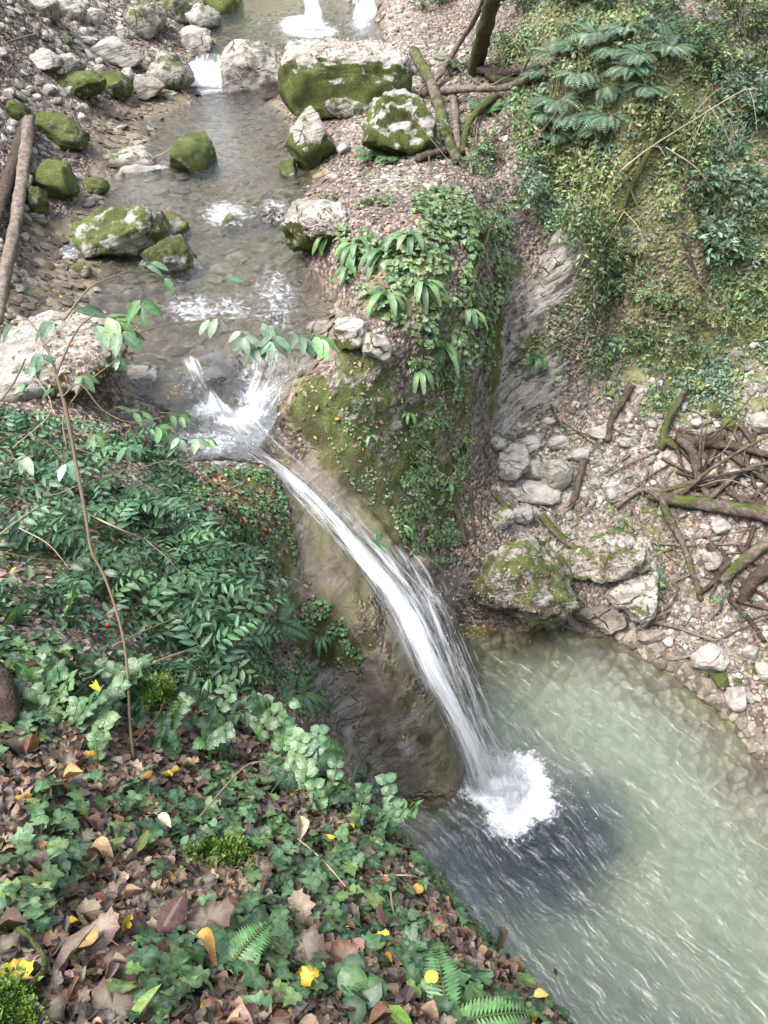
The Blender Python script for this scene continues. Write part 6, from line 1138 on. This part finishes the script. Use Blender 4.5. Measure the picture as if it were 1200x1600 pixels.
# ------------------------------------------------------------------ single fallen leaves that stand out
def hero(label, px, py, size, tpl, col, yaw, tilt=(0, 0), grp='single fallen leaves on the near bank', lift=.03):
    size *= .82
    p, n = BV_ray(np.array([[px, py]])); p = p[0]; n = unit(n[0]*.5+np.array([0, 0, .6])+np.array([tilt[0], tilt[1], 0])); d = np.array([math.cos(yaw), math.sin(yaw), .0]); b = Batch()
    b.leaves(tpl, np.array([-d*size*.5+n*lift]), frames(d[None], n[None]), np.array([size]), np.array([col])); b.tube(np.array([[0, 0, 0], -d*size*.3]) - d*size*.5 + n*lift, .0012, 4, tuple(c*.8 for c in col))
    tag(link('fallen_leaf', b.mesh('fallen_leaf', M['dead']), loc=p), label, 'leaf', grp)
Yl, Ol, Bl, Tl, Gl = (.60, .43, .03), (.48, .25, .04), (.16, .085, .06), (.42, .29, .19), (.16, .22, .07)
for a_ in [('bright yellow lobed leaf at the left edge near the bottom',22,1520,.075,L_dmaple[1],Yl,1.9),('small yellow leaf standing on edge in the brown litter',200,1435,.06,L_doval[0],Yl,1.2,(0,-.5)),('orange yellow leaf pair at the upper left of the litter',40,1245,.07,L_doval[1],Ol,.6),('yellow leaf hanging on the broad leaved herb at the left',160,1082,.07,L_doval[2],Yl,-.8),('orange leaf right of the sapling base',228,1215,.06,L_doval[1],Ol,1.0),('yellow leaf in the ivy under the beige curled leaf',515,1312,.04,L_doval[1],Yl,.2),('round orange leaf with brown spots in the ivy near the rim',656,1396,.05,L_round[0],Ol,.3),('yellow ragged leaf between the ivy and the round leaves',484,1527,.055,L_dmaple[3],(.65,.42,.04),2.4),('yellow leaf right of the large dead maple leaf at the rim',676,1530,.045,L_round[0],Yl,1.5),('pale cream leaf lying by the white straw',575,1498,.06,L_doval[0],(.6,.48,.3),.1),('large dark purple brown leaf in the centre of the bottom litter',270,1430,.15,L_doval[4],(.11,.06,.055),1.2),('big reddish brown maple leaf at the bottom left',185,1580,.12,L_dmaple[1],(.12,.075,.06),.8),('dark brown leaf heap piece above the big maple leaf',185,1515,.15,L_dmaple[3],(.13,.065,.055),.1),('large brown leaf right of the dark purple one',320,1440,.14,L_dmaple[1],(.13,.08,.065),2.2),('long grey curled dead leaf pointing to the lower left',120,1505,.16,t_oval(.26,.5,7,.7,-.2,0,.8,.03),(.2,.15,.12),.9),('orange edged leaf curled beside the large brown leaf',318,1480,.08,L_doval[3],(.5,.27,.08),-.5),('beige folded leaf sticking up among the ivy',463,1300,.10,L_doval[2],(.5,.37,.27),1.7,(.3,-.3)),('beige leaf with sharp tip lying across the ivy',470,1420,.10,L_dmaple[2],(.32,.24,.18),.15),('large dusty pink maple leaf in the ivy',480,1480,.13,L_dmaple[3],(.17,.115,.095),1.2),('reddish leaf with curled rims at the lower middle',535,1500,.10,L_dmaple[2],(.18,.09,.06),.6),('orange brown leaf at the rim of the bank',680,1445,.09,L_dmaple[4],(.26,.14,.07),1.3),('purple brown leaf in dark ivy near the rim',594,1440,.09,L_doval[4],(.12,.06,.055),-1.2),('pale olive oval leaf lying flat in the litter',180,1322,.09,t_oval(.42,.45,6,.1,.1),Gl,.6),('second pale olive leaf pointing down to the right',218,1320,.09,t_oval(.35,.45,6,.1,.1),Gl,1.3),('tan curled leaf beside the pale olive leaves',160,1345,.11,L_doval[3],(.48,.33,.18),-.2),('cream leaf at the right of the olive leaves',258,1290,.07,L_doval[0],(.6,.47,.34),-.6),('ochre leaf on the left of the bottom litter',135,1475,.08,L_doval[1],(.5,.34,.14),1.3),('green pointed blade at the bottom edge',235,1580,.11,L_lance[0],(.18,.27,.08),1.1),('bright green blade right of the narrow fern',625,1590,.1,L_lance[1],(.2,.36,.06),-.7),('dark brown shrivelled leaves hanging out over the water',780,1475,.08,L_doval[3],(.06,.04,.03),-1.4),('dry dark leaf cluster hanging from the stem over the water',868,1520,.07,L_doval[4],(.07,.04,.03),-1.5),('yellowish leaf at the lowest rim over the water',842,1562,.06,L_doval[0],(.55,.4,.12),.2),('dusty brown leaf left of the yellow standing leaf',160,1455,.11,L_dmaple[4],(.25,.17,.14),2.6),('light brown leaf lying by the black stump',110,1225,.08,L_doval[2],(.5,.3,.14),.2),('wide brown leaf right of the moss cushion',405,1360,.11,L_dmaple[1],(.2,.12,.1),.4)]:
    hero(*a_)
# short moss stems on the near cushions
for lb, x_, y_, rx, ry, n_ in (('fuzzy moss stems on the bottom left cushion', 14, 1575, 34, 34, 2600), ('fuzzy moss stems on the cushion in the dead leaves', 345, 1330, 42, 15, 2200), ('fuzzy moss stems on the cushion stone under the bush', 245, 1080, 26, 28, 1600)):
    b = Batch(); p, n = BV_ray(np.stack([rng.normal(x_, rx*.6, n_), rng.normal(y_, ry*.6, n_)], 1)); d = unit(n + rng.normal(0, .45, n.shape)); C = np.array([(.12, .2, .03)])*rng.uniform(.6, 1.6, (len(p), 1)); R = frames(d, rng.normal(size=p.shape)); b.leaves(L_small[0], p-d*.003, R, rng.uniform(.010, .02, len(p)), C)
    tag(link('moss', b.mesh('moss', M['leaf'])), lb, 'moss', kind='stuff')
